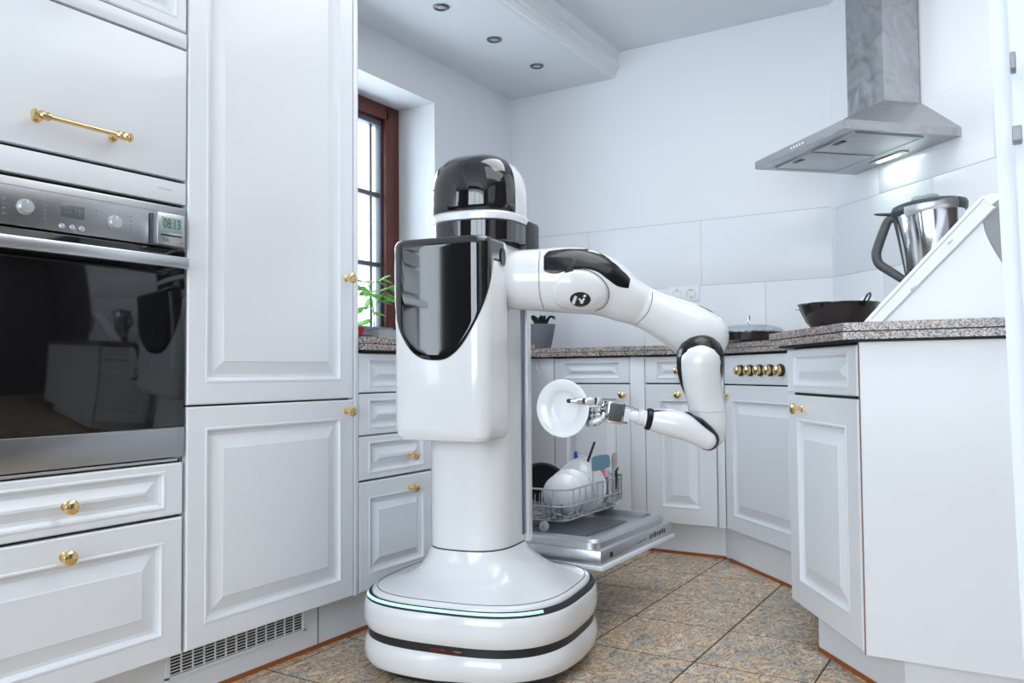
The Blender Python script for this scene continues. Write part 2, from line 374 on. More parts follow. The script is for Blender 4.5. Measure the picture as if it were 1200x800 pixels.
# ---- door frame at the right edge of the view
dj = bpy.data.objects.new('door_1', None); COL.objects.link(dj); dj['kind'] = 'structure'
top, bot = W(1157.5, -10, .62), W(1200.5, 800, .62)
def jamb(w0, w1, d0, d1, zb=-.0, zt=2.06):
    sl = (top-bot)/(top.z-bot.z); b = B(); R = []
    for z in (zb, zt):
        c = bot+sl*(z-bot.z)
        R.append([(c.x+w0, c.y+d0, z), (c.x+w1, c.y+d0, z), (c.x+w1, c.y+d1, z), (c.x+w0, c.y+d1, z)])
    return b.rings(R)
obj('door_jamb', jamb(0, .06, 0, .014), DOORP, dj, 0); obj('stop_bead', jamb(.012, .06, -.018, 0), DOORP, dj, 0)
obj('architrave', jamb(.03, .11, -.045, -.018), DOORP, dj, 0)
for (px, py, hw, hh) in ((1187, 72, 3, 10), (1192, 157, 5, 9)):
    c = W(px, py, .575); b = B().box(c.x-hw*.0006, c.x+hw*.0006, c.y-.004, c.y+.01, c.z-hh*.0006, c.z+hh*.0006, .001)
    lab(obj('strike_plate', b, MGREY, dj), 'grey metal plate')

# ---- plinths (kick boards) with orange-brown edging strips at the floor
def plinth(name, pts, z1=.137, edge=None):
    o = None; b = B()
    for (a, c) in zip(pts, pts[1:]):
        A, C = Vector(a), Vector(c); d = (C-A).normalized(); n = Vector((-d.y, d.x))*.016
        b.prism([A, C, C+n, A+n], .007, z1)
    o = struct(name, b, LACQ, 0)
    for (a, c) in (edge or zip(pts, pts[1:])):
        A, C = Vector(a), Vector(c); d = (C-A).normalized(); n = Vector((-d.y, d.x))
        e = B().prism([A-n*.004, C-n*.004, C+n*.01, A+n*.01], 0, .012); obj('edging_strip', e, EDGE, o, 0)
    return o
pl = plinth('baseboard_left', [(-1.788, .55), (-1.788, 1.80), (-1.788, 2.27)])
pbk = plinth('baseboard_back', [(-2.05, 3.52), (-1.113, 3.52)])
pdg = plinth('baseboard_diagonal', [(-1.113, 3.52), (-.70, 3.107)], edge=[((-1.085, 3.492), (-.70, 3.107))])
plr = plinth('baseboard_right', [(-.45, 2.88), (-.527, 2.505), (-.268, 2.205), (.45, 2.205)])
# ventilation grille in the left plinth
obj('plinth_joint', B().box(-1.7886, -1.7872, 1.7985, 1.8015, .008, .136), DARKSEAM, pl, 0)
vb = B().box(-1.789, -1.786, 1.295, 1.742, .070, .132); vg = obj('vent_backing', vb, RUB, pl, 0)
vb = B(); nx, nz = 13, 7
for i in range(nx+1): 
    y = 1.30+(1.735-1.30)*i/nx; vb.box(-1.7865, -1.7835, y-.0020, y+.0020, .072, .130)
for k in range(nz+1):
    z = .074+(.054)*k/nz; vb.box(-1.7865, -1.7845, 1.297, 1.738, z-.0012, z+.0012)
vb.box(-1.7865, -1.7815, 1.288, 1.299, .066, .136); vb.box(-1.7865, -1.7815, 1.736, 1.747, .066, .136); vb.box(-1.7865, -1.7815, 1.288, 1.747, .064, .071); vb.box(-1.7865, -1.7815, 1.288, 1.747, .131, .1365)
obj('vent_grille', vb, LACQ, pl, 0, 'stuff')

# ================================================================== LEFT RUN
LX = -1.724; RL = pi/2
def cab_left(name, label, cat_, y0): return thing(name, label, cat_, (LX, y0, 0), RL)
# --- oven housing
OY = .69; oc = cab_left('oven_cabinet', 'tall white cabinet around the built-in oven, brass bar handle on its flap', 'cabinet', OY)
f = lambda Y: Y-OY
b = B(); b.box(0, .606, .024, .58, .139, .600); b.box(0, .606, .024, .58, 1.207, 2.22); b.box(0, .017, .024, .58, .6, 1.207); b.box(.589, .606, .024, .58, .6, 1.207); b.box(.017, .589, .45, .58, .6, 1.207)
obj('carcass', b, LACQ, oc, 0)
d = obj('door', panel(.002, .603, 1.634, 2.215, fx=.034), LACQ, oc, .12)
obj('rail', slab(.002, .603, 1.594, 1.630), LACQ, oc)
d = obj('flap_door', slab(.002, .603, 1.270, 1.588), LACQ, oc)
hb = B()
hx0, hx1, hz, hy = f(.925), f(1.107), 1.330, -.034
hb.cyl((hx0, hy, hz), (hx1, hy, hz), .0052, 16)
for x, s in ((hx0, 1), (hx1, -1)):
    hb.lathe([(.0001, -.018), (.0085, -.018), (.0105, -.014), (.0085, -.009), (.0062, -.007), (.0098, -.003), (.0098, .003), (.0062, .006), (.0092, .011), (.0092, .015), (.0052, .019), (.0001, .02)], Matrix.Translation((x, hy, hz)) @ Matrix.Rotation(s*pi/2, 4, 'Y'), 18)
    hb.cyl((x+s*.006, hy, hz), (x+s*.006, -.001, hz), .0052, 12); hb.cyl((x+s*.006, -.006, hz), (x+s*.006, 0, hz), .009, 16)
lab(obj('bar_handle', hb, BRASS, d, .5), 'brass bar handle with turned ends')
st = obj('filler_panel', slab(.002, .603, 1.2105, 1.262), LACQ, oc)
tb = B(); x = f(1.215)
for k, (hh, ww) in enumerate(((.006, .0015), (.006, .0012), (.0035, .002), (.0035, .002), (.0035, .002), (.0035, .002), (.0035, .002), (.0035, .002), (.0045, .0018), (.0035, .0018))):
    tb.box(x+k*.0042, x+k*.0042+ww, -.0004, .0, 1.240-hh/2+.0005*(k < 2), 1.240+hh/2)
lab(obj('printed_lettering', tb, FAINT, st, 0), 'faint grey lettering')
obj('trim_strip', slab(.004, .588, .5965, .6035, y=.004), STEEL, oc, 0)
d = obj('drawer', panel(.002, .600, .470, .592, fx=.055, fz=.024, bev=.03), LACQ, oc, .12); knob(f(1.002), .527, d)
d = obj('drawer', panel(.002, .600, .140, .463, fx=.06, fz=.06), LACQ, oc, .12); knob(f(1.000), .423, d)
obj('gap_shade', B().box(.0, .606, .0215, .0235, .139, .6), DARKSEAM, oc, 0); obj('gap_shade', B().box(0, .606, .0215, .0235, 1.207, 2.22), DARKSEAM, oc, 0)  # dark sheets stand in for shade in the door gaps, as in every cabinet
# --- oven
ov = cab_left('built_in_oven', 'stainless steel built-in oven with black glass door and two round knobs', 'oven', OY)
obj('oven_body', B().box(.02, .586, .03, .44, .607, 1.2035), DARKSEAM, ov, 0)
cpn = obj('control_panel', B().box(.004, .602, -.002, .028, 1.103, 1.2015, .003), OVST, ov)
obj('panel_groove', B().box(.004, .602, -.0026, -.0018, 1.1835, 1.1845), MGREY, cpn, 0)
for Y, z, r in ((.911, 1.1435, .0155), (1.106, 1.1405, .0150)):
    k = B().lathe([(r+.001, 0), (r+.001, .003), (r*.96, .004), (r*.94, .0095), (r*.86, .0115), (.0001, .012)], Matrix.Translation((f(Y), -.002, z)) @ Matrix.Rotation(pi/2, 4, 'X'), 28)
    ko = obj('control_knob', k, CHROME if False else mat('satin_knob', (.62, .65, .69), .35, .6), cpn, .5)
    obj('pointer', B().box(f(Y)-.0012, f(Y)+.0012, -.0148, -.0135, z+.006, z+.0125), PORC, ko, 0)
    mk = B()
    for a in range(0, 360, 20):
        if 60 < a < 120: continue
        t = radians(a); mk.box(f(Y)+cos(t)*.021-.0004, f(Y)+cos(t)*.021+.0006, -.0026, -.0018, z+sin(t)*.021-.0005, z+sin(t)*.021+.0005)
    for s in (-1, 1):
        for kk in range(5): mk.box(f(Y)+s*.041-.0022, f(Y)+s*.041+.0022, -.0026, -.0018, z-.02+kk*.0095, z-.017+kk*.0095+(kk % 2)*.001)
        for kk in range(5): mk.box(f(Y)+s*.031-.005, f(Y)+s*.031+.005, -.0026, -.0019, z-.0187+kk*.0095, z-.0183+kk*.0095)
    obj('dial_marks', mk, mat('dial_print', (.28, .29, .31), .5), cpn, 0, 'stuff')
obj('display', B().box(f(.984), f(1.037), -.0035, -.001, 1.136, 1.163, .001), DISPG, cpn)
tm = text_mesh('20:15', .017, .0002, FRONTXT(f(1.010), -.004, 1.149)); lab(obj('display_digits', tm, mat('dim_digits', (.22, .24, .26), .5), cpn, 0), 'dim grey clock digits')
for Y in (.987, 1.009, 1.030):
    obj('push_button', B().lathe([(.0062, 0), (.0062, .003), (.005, .005), (.0001, .0055)], Matrix.Translation((f(Y), -.002, 1.115)) @ Matrix.Rotation(pi/2, 4, 'X'), 18), MATS['satin_knob'], cpn, .5)
dr = obj('oven_door', B().box(.004, .602, .0, .026, .678, 1.099, .002), OVENG, ov)
obj('bottom_trim', B().box(.004, .602, -.001, .026, .6065, .677, .002), OVST, dr)
hb = B().box(.003, .590, -.034, -.022, 1.052, 1.079, .004); hb.box(.02, .05, -.026, .001, 1.056, 1.075); hb.box(.556, .586, -.026, .001, 1.056, 1.075)
obj('handle', hb, mat('satin_aluminium', (.66, .68, .71), .3, .85), dr)
# --- kitchen timer stuck on the oven panel
tmr = thing('kitchen_timer', 'small silver digital kitchen timer stuck on the oven control panel', 'timer', (LX+.0022, 1.236, 1.141), RL)
lab(obj('case', B().box(-.036, .036, -.022, -.002, -.0375, .0375, .0025), MATS['satin_aluminium'], tmr), 'silver case')
obj('magnet_clip', B().box(-.042, .010, -.004, 0, -.036, .036, .0015), DGREY, tmr)
obj('screen', B().box(-.0275, .0275, -.0235, -.0215, -.007, .0285, .001), LCD, tmr)
lab(obj('screen_digits', text_mesh('08:13', .0235, .0002, FRONTXT(0, -.0238, .0115) @ Matrix.Diagonal((.92, 1.35, 1, 1))), LCDD, tmr, 0), 'dark segment digits reading 08:13')
obj('button_bar', B().box(-.0285, .0285, -.0235, -.0215, -.0165, -.0125, .001), BLACKP, tmr)
lab(obj('maker_print', text_mesh('TFA', .011, .0002, FRONTXT(-.016, -.0225, -.026)), MARK, tmr, 0), 'small grey letters TFA')
lab(obj('small_print', B().box(.002, .026, -.0224, -.0218, -.0275, -.025), ORANGETXT, tmr, 0), 'faint orange line of print')
# --- fridge housing
FY = 1.297; fc = cab_left('fridge_cabinet', 'tall white two-door panelled cabinet between the oven and the window', 'cabinet', FY)
obj('carcass', B().box(0, .588, .024, .58, .139, 2.22), LACQ, fc, 0)
obj('gap_shade', B().box(.003, .585, .0215, .0235, .139, 2.22), DARKSEAM, fc, 0)
d = obj('door', panel(.003, .586, .7275, 2.215), LACQ, fc, .12); knob(.553, 1.084, d)
d = obj('door', panel(.003, .586, .140, .7225), LACQ, fc, .12); knob(.553, .690, d)
obj('side_panel', B().box(.589, .606, -.001, .58, .139, 2.22, .001), LACQ, fc)
# --- drawer unit
DY0 = 1.905; dc = cab_left('drawer_cabinet', 'white base cabinet of four drawers under the window worktop', 'cabinet', DY0)
obj('carcass', B().box(0, .365, .024, .58, .139, .866), LACQ, dc, 0)
obj('gap_shade', B().box(.002, .363, .0215, .0235, .139, .866), DARKSEAM, dc, 0)
for z0, z1, fz, k in ((.742, .862, .024, None), (.612, .738, .024, None), (.476, .608, .024, .533), (.140, .470, .055, .430)):
    d = obj('drawer', panel(.003, .362, z0, z1, fx=.05, fz=fz, bev=.024), LACQ, dc, .12)
    if k: knob(.243, k, d)
# --- dishwasher, door open
WY = 2.285; dwr = cab_left('dishwasher', 'open dishwasher, its steel-lined door lowered flat behind the robot', 'dishwasher', WY)
b = B(); b.box(0, .02, .02, .56, .16, .866); b.box(.59, .61, .02, .56, .16, .866); b.box(.02, .59, .54, .56, .16, .866); b.box(.02, .59, .02, .54, .16, .19); b.box(.02, .59, .02, .54, .845, .866)
obj('tub', b, STEEL, dwr, 0)
X1 = -(-1.10-LX)      # outer end of the lowered door, local y
dd = obj('door', B().box(.003, .607, X1, -.004, .200, .2135, .003), LACQ, dwr)
lab(obj('door_casing', B().box(.010, .600, X1+.010, -.006, .2135, .258, .003), STEEL, dd), 'steel door casing')
R = []
for ins, z in ((.022, .258), (.022, .276), (.028, .286), (.038, .289), (.052, .289), (.058, .283), (.066, .270)):
    x0, x1, y0, y1, r = ins, .61-ins, X1+ins+.004, -.03-ins*.3, .04
    pts = []
    for cx, cy, a0 in ((x1-r, y1-r, 0), (x0+r, y1-r, 90), (x0+r, y0+r, 180), (x1-r, y0+r, 270)):
        for k in range(6): t = radians(a0+90*k/5); pts.append((cx+r*cos(t), cy+r*sin(t), z))
    R.append(pts)
lab(obj('inner_tray', B().rings(R), STEEL, dd, .35), 'recessed steel inner lining')
b = B().box(.12, .45, X1+.12, -.16, .270, .274, .002); b.box(.08, .50, X1+.34, X1+.347, .270, .279); obj('dispenser_plate', b, DGREY, dd)
b = B()
mk = B(); mk.lathe([(.009, 0), (.009, .002), (.0001, .002)], Matrix.Translation((.085, X1+.010, .236)) @ Matrix.Rotation(pi/2, 4, 'X'), 18)
lab(obj('power_button', mk, BLACKP, dd), 'black round button')
mk = B()
for k in range(7): mk.box(.395+k*.021, .408+k*.021, X1+.0092, X1+.011, .229+(k % 2)*.002, .243+(k % 3)*.002)
for k in range(4): mk.box(.29+k*.02, .296+k*.02, X1+.0092, X1+.011, .232, .238)
obj('control_symbols', mk, MARK, dd, 0, 'stuff')

# ================================================================== BACK RUN  (faces -Y)
cv = thing('corner_cabinet', 'narrow plain white panel cabinet end beside the robot column', 'cabinet', (-2.05, 3.46, 0))
obj('carcass', B().box(0, .14, .012, .42, .139, .866), LACQ, cv, 0)
obj('front_panel', slab(.0, .141, .14, .866, t=.012, y=.004), LACQ, cv)
obj('hook', B().tube([(.055, .004, .842), (.055, -.006, .838), (.055, -.010, .825), (.055, -.008, .812), (.055, -.001, .808)], .0035, 8, 'round'), PORC, cv)
cb_ = thing('back_cabinet', 'white back wall cabinet behind the held plate, one drawer over one door', 'cabinet', (-1.907, 3.46, 0))
obj('carcass', B().box(0, .388, .024, .43, .139, .866), LACQ, cb_, 0)
obj('gap_shade', B().box(.002, .386, .0215, .0235, .139, .866), DARKSEAM, cb_, 0)
obj('drawer', panel(.002, .386, .748, .864, fx=.055, fz=.026, bev=.02), LACQ, cb_, .12)
d = obj('door', panel(.002, .386, .140, .742, fx=.066), LACQ, cb_, .12); knob(.357, .696, d)
fl1 = thing('filler_post', 'narrow white filler strip between the two back wall cabinets', 'filler', (-1.519, 3.46, 0)); obj('front_panel', slab(.001, .070, .14, .864), LACQ, fl1); obj('backing', B().box(.001, .07, .021, .43, .139, .866), LACQ, fl1, 0)
cc = thing('sink_cabinet', 'narrow white back wall cabinet right behind the robot forearm, drawer over door', 'cabinet', (-1.448, 3.46, 0))
obj('carcass', B().box(0, .322, .024, .43, .139, .866), LACQ, cc, 0)
obj('gap_shade', B().box(.002, .320, .0215, .0235, .139, .866), DARKSEAM, cc, 0)
d = obj('drawer', panel(.002, .320, .748, .864, fx=.06, fz=.026, bev=.02), LACQ, cc, .12); knob(.160, .802, d)
d = obj('door', panel(.002, .320, .140, .742, fx=.075), LACQ, cc, .12); knob(.160, .698, d)
obj('end_stile', slab(.325, .357, .14, .864), LACQ, cc)
# --- diagonal hob cabinet
hc = thing('hob_cabinet', 'white diagonal corner cabinet with a row of five brass hob knobs', 'cabinet', (-1.09, 3.46, 0), -pi/4)
obj('carcass', B().box(0.01, .60, .024, .50, .139, .866), LACQ, hc, 0)
obj('gap_shade', B().box(.004, .596, .0215, .0235, .139, .866), DARKSEAM, hc, 0)
cp_ = obj('knob_panel', slab(.003, .597, .745, .862), LACQ, hc)
KX = (.154, .231, .304, .379, .451)
for k in range(5):
    x = KX[k]
    M = Matrix.Translation((x, 0, .800)) @ Matrix.Rotation(pi/2, 4, 'X')
    kb = obj('control_knob', B().lathe([(.0215, 0), (.0235, .004), (.0225, .013), (.013, .014), (.0001, .014)], M, 24), BLACKP, cp_, .5)
    lab(obj('knob_cap', B().lathe([(.020, .013), (.0205, .017), (.0175, .020), (.0185, .024), (.0175, .029), (.012, .032), (.0001, .033)], M, 24), BRASS, kb, .5), 'brass cap')
d = obj('door', panel(.003, .597, .140, .739, fx=.068), LACQ, hc, .12); knob(.022, .700, d)
# --- right-hand end cabinet (angled front) and plain end panel
ang = math.atan2(2.545-2.158, -.606+.352)      # direction of the front seen from its near corner
PX, PY = -.352, 2.158
ec = thing('end_cabinet', 'white end cabinet with angled drawer and door, large plain side panel', 'cabinet', (PX, PY, 0), ang-pi)
# local x runs from near corner backwards (negative), faces local -y
Lf = .474
ob = B().prism([(-Lf, .024), (0, .024), (.0, .05), (-Lf, .30)], .139, .866); 
obj('carcass', ob, LACQ, ec, 0)
obj('gap_shade', B().box(-Lf+.002, -.004, .0215, .0235, .139, .866), DARKSEAM, ec, 0)
ed = obj('drawer', panel(-Lf, -.003, .735, .860, fx=.055, fz=.024, bev=.03), LACQ, ec, .12)
ed = obj('door', panel(-Lf, -.003, .124, .727, fx=.075), LACQ, ec, .12); knob(-Lf+.115, .690, ed)
inv = mw(ec).inverted()
poly = [(-.345, 2.152), (.60, 2.152), (.60, 2.60), (-.30, 2.60), (-.52, 2.50), (-.345, 2.20)]
b = B().prism(poly, .121, .866); b.bm.transform(inv); obj('side_panel', b, LACQ, ec, 0)
b = B().prism([(-.3480, 2.1505), (-.3458, 2.1505), (-.3458, 2.17), (-.3480, 2.17)], .121, .866); b.bm.transform(inv); lab(obj('edge_band', b, mat('pink_brown_edge', (.30, .17, .13), .6), ec, 0), 'thin brown edge line')
lk = B().prism([(-.61, 2.63), (-.30, 2.635), (-.02, 2.75), (-.40, 3.20), (-.64, 2.98)], .139, .866)
lko = obj('linking_cabinet', lk, LACQ, None, 0); tag(lko, 'plain white cabinet side between the hob corner and the end cabinet', 'cabinet')

# ================================================================== WORKTOPS
def worktop(name, label, poly):
    t = thing(name, label, 'worktop', (0, 0, 0))
    s = obj('slab', B().prism(poly, .8925, .912), GRAN, t, 0)
    obj('lower_slab', B().prism(poly_in(poly, .001), .872, .8895), GRAN, t, 0)
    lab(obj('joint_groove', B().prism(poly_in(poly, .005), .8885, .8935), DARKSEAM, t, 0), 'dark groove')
    lab(obj('underside_shade', B().prism(poly_in(poly, .026), .8665, .8725), DARKSEAM, t, 0), 'dark strip painting the shade under the worktop')  # shadow gap below the stone, its shade put in as dark colour
    return t
F_ = .03
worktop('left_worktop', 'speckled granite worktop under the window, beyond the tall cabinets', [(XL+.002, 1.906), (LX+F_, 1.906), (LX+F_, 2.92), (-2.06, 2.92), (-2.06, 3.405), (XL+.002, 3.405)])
hx = -1.09-F_*.414; hy = 3.43
ex = lambda s, o: (-1.09+q*s-q*o, 3.46-q*s-q*o)
pA = ex(.60, F_)
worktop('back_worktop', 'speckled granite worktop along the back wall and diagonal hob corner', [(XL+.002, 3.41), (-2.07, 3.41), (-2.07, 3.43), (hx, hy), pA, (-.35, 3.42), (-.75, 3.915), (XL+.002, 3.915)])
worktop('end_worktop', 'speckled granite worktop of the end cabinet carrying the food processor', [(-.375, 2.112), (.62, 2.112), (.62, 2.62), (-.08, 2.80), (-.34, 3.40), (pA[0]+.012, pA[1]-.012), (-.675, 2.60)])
sl = B().box(WX+.07, XL+.0, WY0+.002, WY1-.002, .9055, .914, .001); lab_ = obj('window_sill', sl, GRAN, None, 0, 'structure')
lab_.name = 'trim_2'
# ================================================================== EXTRACTOR HOOD (on the diagonal wall)
hood = thing('extractor_hood', 'stainless steel chimney extractor hood with one lit lamp on the diagonal wall', 'extractor hood', (DX, DY, 0), -pi/4)
u0, u1, od, hz0 = .185, .785, .485, 1.632
def rr4(x0, x1, y0, y1, z): return [(x0, y0, z), (x1, y0, z), (x1, y1, z), (x0, y1, z)]
b = B(); b.rings([rr4(u0, u1, -od, -.009, hz0), rr4(u0, u1, -od, -.009, hz0+.032), rr4(.352, .586, -.172, -.009, 1.815), rr4(.352, .586, -.172, -.009, 1.817)], False, True)
b.rings([rr4(u0+.028, u1-.028, -od+.028, -.035, hz0+.004), rr4(u0+.012, u1-.012, -od+.012, -.02, hz0), rr4(u0, u1, -od, -.009, hz0)], True, False)
can = obj('canopy', b, STEELH, hood, .3)
obj('chimney', B().box(.358, .580, -.166, -.009, 1.812, ZC-.002, .001), STEELH, hood, .3)
obj('front_strip', B().box(u0+.002, u1-.002, -od-.0012, -od+.002, hz0+.003, hz0+.029), MGREY, can, 0)
for k in range(5): obj('push_button', B().box(.455+k*.019, .464+k*.019, -od-.004, -od-.001, hz0+.012, hz0+.020, .001), PORC, can)
for x0, x1 in ((.225, .478), (.490, .745)):
    fo = obj('grease_filter', B().box(x0, x1, -.415, -.135, hz0-.001, hz0+.006, .0015), MATS['hood_steel'], hood)
    obj('filter_frame', B().tube([(x0, -.415, hz0-.001), (x1, -.415, hz0-.001), (x1, -.135, hz0-.001), (x0, -.135, hz0-.001)], .0013, 6, closed=True), MGREY, fo)
    lab(obj('filter_latch', B().box((x0+x1)/2-.028, (x0+x1)/2+.028, -.398, -.378, hz0-.004, hz0, .001), BLACKP, fo), 'dark finger latch')
lt = obj('lamp_cover', B().box(.36, .56, -.078, -.046, hz0-.002, hz0+.003, .001), STEEL, hood)
obj('lamp_tube', B().box(.398, .522, -.072, -.052, hz0-.0045, hz0-.002, .001), LAMPE, lt)
l = bpy.data.lights.new('hood_lamp_light', 'AREA'); l.shape = 'RECTANGLE'; l.size = .16; l.size_y = .02; l.energy = .38; l.color = (.86, 1, .96)
lo = bpy.data.objects.new('hood_lamp_light', l); COL.objects.link(lo); lo.matrix_world = dm(.457, -.062, hz0-.006)

# ================================================================== CEILING SPOTS, SOCKET
for (px, py), lb in zip(((517, 8), (579, 46), (629, 77)), ('unlit round ceiling spotlight at the top edge of the photo', 'unlit round ceiling spotlight, middle one of the row of three', 'unlit round ceiling spotlight nearest the back wall')):
    d = ray(px, py); p = CAM+d*((ZS-CAMH)/d.z)
    s = thing('recessed_spotlight', lb, 'spotlight', (p.x, p.y, ZS), 0, 'spotlights in the soffit')
    obj('trim_ring', B().lathe([(.021, -.001), (.022, -.006), (.026, -.008), (.033, -.005), (.034, 0), (.021, 0)], None, 28, False), CHROME if False else mat('spot_ring', (.16, .16, .17), .3, .8), s, .6)
    obj('lens', B().lathe([(.0001, -.0035), (.014, -.0035), (.021, -.002), (.021, 0)], None, 20), mat('spot_lens', (.55, .57, .58), .2, .3), s, .6)
so = thing('double_socket', 'white double power socket on the tiled back wall', 'socket', (-1.423, YB-.008, 1.177))
obj('frame', B().box(-.076, .076, -.007, 0, -.037, .037, .002), SOCK, so)
for x in (-.036, .036):
    si = obj('socket_insert', B().lathe([(.0225, -.001), (.0235, .0035), (.0215, .0045), (.0195, .0005), (.0001, -.001)][::-1] and [(.0001, .0015), (.018, .0015), (.0205, .006), (.0225, .0085), (.024, .006), (.024, 0)], Matrix.Translation((x, -.003, 0)) @ Matrix.Rotation(pi/2, 4, 'X'), 28), SOCK, so, .5)
    hb = B()
    for dx in (-.0085, .0085): hb.cyl((x+dx, -.0052, 0), (x+dx, -.0044, 0), .0032, 10)
    for dz in (-.0165, .0165): hb.box(x-.003, x+.003, -.0085, -.0045, dz-.002, dz+.002)
    obj('contact_holes', hb, DGREY, si, 0)

# ================================================================== ROBOT
RX, RY, RTH = -1.318, 1.972, radians(8.8)
rob = thing('service_robot', 'white and black one-armed service robot on a rounded base in the middle of the kitchen', 'robot', (RX, RY, 0), RTH)
RM = mw(rob); RI = RM.inverted()
def wobj(name, b, m, parent=rob, smooth=.7): b.bm.transform(RI); return obj(name, b, m, parent, smooth)
N = 96
def sq(a, bb, n, z, cx=0, cy=0): return srect(cx, cy, a, bb, n, z, N)
base = obj('base', B().rings([sq(a, a, 3.0, z) for a, z in ((.262, .122), (.280, .121), (.291, .125), (.2975, .136), (.2995, .155), (.2985, .180), (.2955, .196), (.2925, .200), (.288, .2015))]), ROBW, rob, .5)
bt = B(); R = []
for k, (a, z) in enumerate(((.235, .034), (.270, .030), (.290, .036), (.298, .052), (.2985, .075), (.295, .094), (.288, .104), (.270, .108))):
    R.append([(x, y, zz+(.010*max(0, cos(2*math.atan2(y, x)+.5*pi)))*(1 if k < 4 else 0)) for x, y, zz in sq(a, a, 3.0, z)])
obj('bumper_skirt', bt.rings(R), ROBW, rob, .5)
obj('undercarriage', B().rings([sq(a, a, 3.0, z) for a, z in ((.235, .012), (.262, .016), (.268, .036))]), BLACKP, rob, .5)
obj('sensor_slot', B().rings([sq(a, a, 3.0, z) for a, z in ((.284, .098), (.289, .103), (.289, .124), (.284, .130))]), BLACKP, rob, .5)
sl = B(); sl.box(-.015, .075, -.292, -.286, .108, .116, .002); lab(obj('scanner_window', sl, mat('dark_red_lens', (.10, .01, .012), .1, coat=.5), rob), 'dark red scanner window')
obj('rim_seam', B().rings([sq(a, a, 3.0, z) for a, z in ((.2925, .2000), (.2922, .2040), (.289, .2100), (.2865, .2136), (.284, .2142), (.282, .210))]), DARKSEAM, rob, .5)
# light strip along the front arc of the rim
def arc(a, n, z, t0, t1, K): 
    o = []
    for i in range(K+1):
        t = radians(t0+(t1-t0)*i/K); c, s_ = cos(t), sin(t); k = (abs(c)**n+abs(s_)**n)**(-1/n); o.append((a*k*c, a*k*s_, z))
    return o
ls = B(); A0 = arc(.2920, 3, .2060, 212, 322, 60); A1 = arc(.2900, 3, .2095, 212, 322, 60); A2 = arc(.2880, 3, .2123, 212, 322, 60)
ls.rings([A0, A1, A2], closed=False); obj('light_strip', ls, GLOW, rob, .8)
dome = B().rings([sq(a, a*f_, n, z) for a, f_, n, z in ((.280, 1, 3, .212), (.279, 1, 3, .219), (.272, 1, 3, .2235), (.255, 1, 3, .228), (.225, 1, 2.9, .2355), (.196, 1, 2.8, .246), (.172, 1, 2.8, .260))]+[sq(ax_, ay_, 2.8, z, cx_) for ax_, ay_, z, cx_ in ((.149, .155, .279, -.006), (.130, .145, .301, -.012), (.1195, .1405, .324, -.012))])
obj('base_cover', dome, ROBW, rob, .9)
obj('cover_seam', B().rings([sq(a, a, 3, z) for a, z in ((.2680, .220), (.2680, .2255), (.2665, .2257), (.2665, .220))]), DARKSEAM, rob, .5)
obj('column_seam', B().rings([sq(.1175, .1395, 2.8, z, -.012) for z in (.322, .3275)]), DARKSEAM, rob, .5)
obj('column', B().rings([sq(a-.0185, a+.003, 2.8, z, -.012+c_) for a, z, c_ in ((.135, .3265, 0), (.1370, .3285, 0), (.1370, .7, 0), (.1370, 1.10, 0), (.1370, 1.135, 0), (.134, 1.150, 0), (.126, 1.162, 0), (.114, 1.167, 0))]), ROBW, rob, .7)
# rear rail on the side of the column
obj('rear_rail', B().box(.05, .1160, .056, .088, .322, 1.09, .005), ROBW, rob)
lab(obj('rail_slot', B().box(.09, .1085, .030, .055, .345, 1.08, .002), SCREENB, rob), 'dark blue glossy slot strip')
obj('rail_gasket', B().box(.080, .1035, .016, .062, .335, 1.085, .003), BLACKP, rob)
# torso box
bw, bf, bk, brd = .138, -.245, -.098, .040; bcx = -.016
def rrect(inset, z, n=10):
    x0, x1, y0, y1, r = -bw+inset, bw-inset, bf+inset, bk, brd-inset*.5; p = []
    for cx, cy, a0, rr in ((x1-r, y0+r, -90, r), (x1-.006, y1-.006, 0, .006), (x0+.006, y1-.006, 90, .006), (x0+r, y0+r, 180, r)):
        for k in range(n): t = radians(a0+90*k/(n-1)); p.append((bcx+cx+rr*cos(t), cy+rr*sin(t), z))
    return p
zt, zb = 1.152, .622
torso = obj('torso_housing', B().rings([rrect(i, z) for i, z in ((.030, zb), (.012, zb+.004), (.004, zb+.014), (0, zb+.034), (0, zt-.016), (.002, zt-.008), (.007, zt-.002), (.014, zt))]), ROBW, rob, .5)
def pt_s(s, off, inset=0):       # point and normal by arc length from front centre
    hw = bw-inset-brd; s_ = abs(s); sg = 1 if s >= 0 else -1; L1 = hw; L2 = hw+brd*pi/2
    if s_ <= L1: p = (s_, bf+inset); n = (0, -1)
    elif s_ <= L2: a = (s_-L1)/brd; p = (hw+brd*sin(a), bf+inset+brd-brd*cos(a)); n = (sin(a), -cos(a))
    else: p = (bw-inset, bf+inset+brd+(s_-L2)); n = (1, 0)
    return (bcx+sg*(p[0]+n[0]*off), p[1]+n[1]*off)
S1 = bw-brd+brd*pi/2
bib = B(); rows = []
M_ = 90; K_ = 26; smax, smin = .240, -.222
def zlow(s):
    a = abs(s-.004)
    if s < .004: return .835+.055*(a/.1)**3.1
    return min(.835+.085*(a/.1)**2.1, 1.094)
cols = []
for i in range(M_+1):
    s = smin+(smax-smin)*i/M_; z0 = min(zlow(s), 1.10); e = 0
    if s > smax-.012: e = (s-(smax-.012))/.012; z0 += .012*(1-math.sqrt(max(0, 1-e*e)))
    cols.append((s, z0))
fr = []; 
for k in range(K_+1):
    row = []
    for s, z0 in cols:
        z = z0+(zt-.017-z0)*k/K_; p = pt_s(s, .0022 if k else .0004); row.append((*p, z))
    fr.append(row)
for ins, z in ((.0012, zt-.0095), (.004, zt-.0035), (.008, zt-.0005)):
    fr.append([(*pt_s(s, .0016, ins), z) for s, z0 in cols])
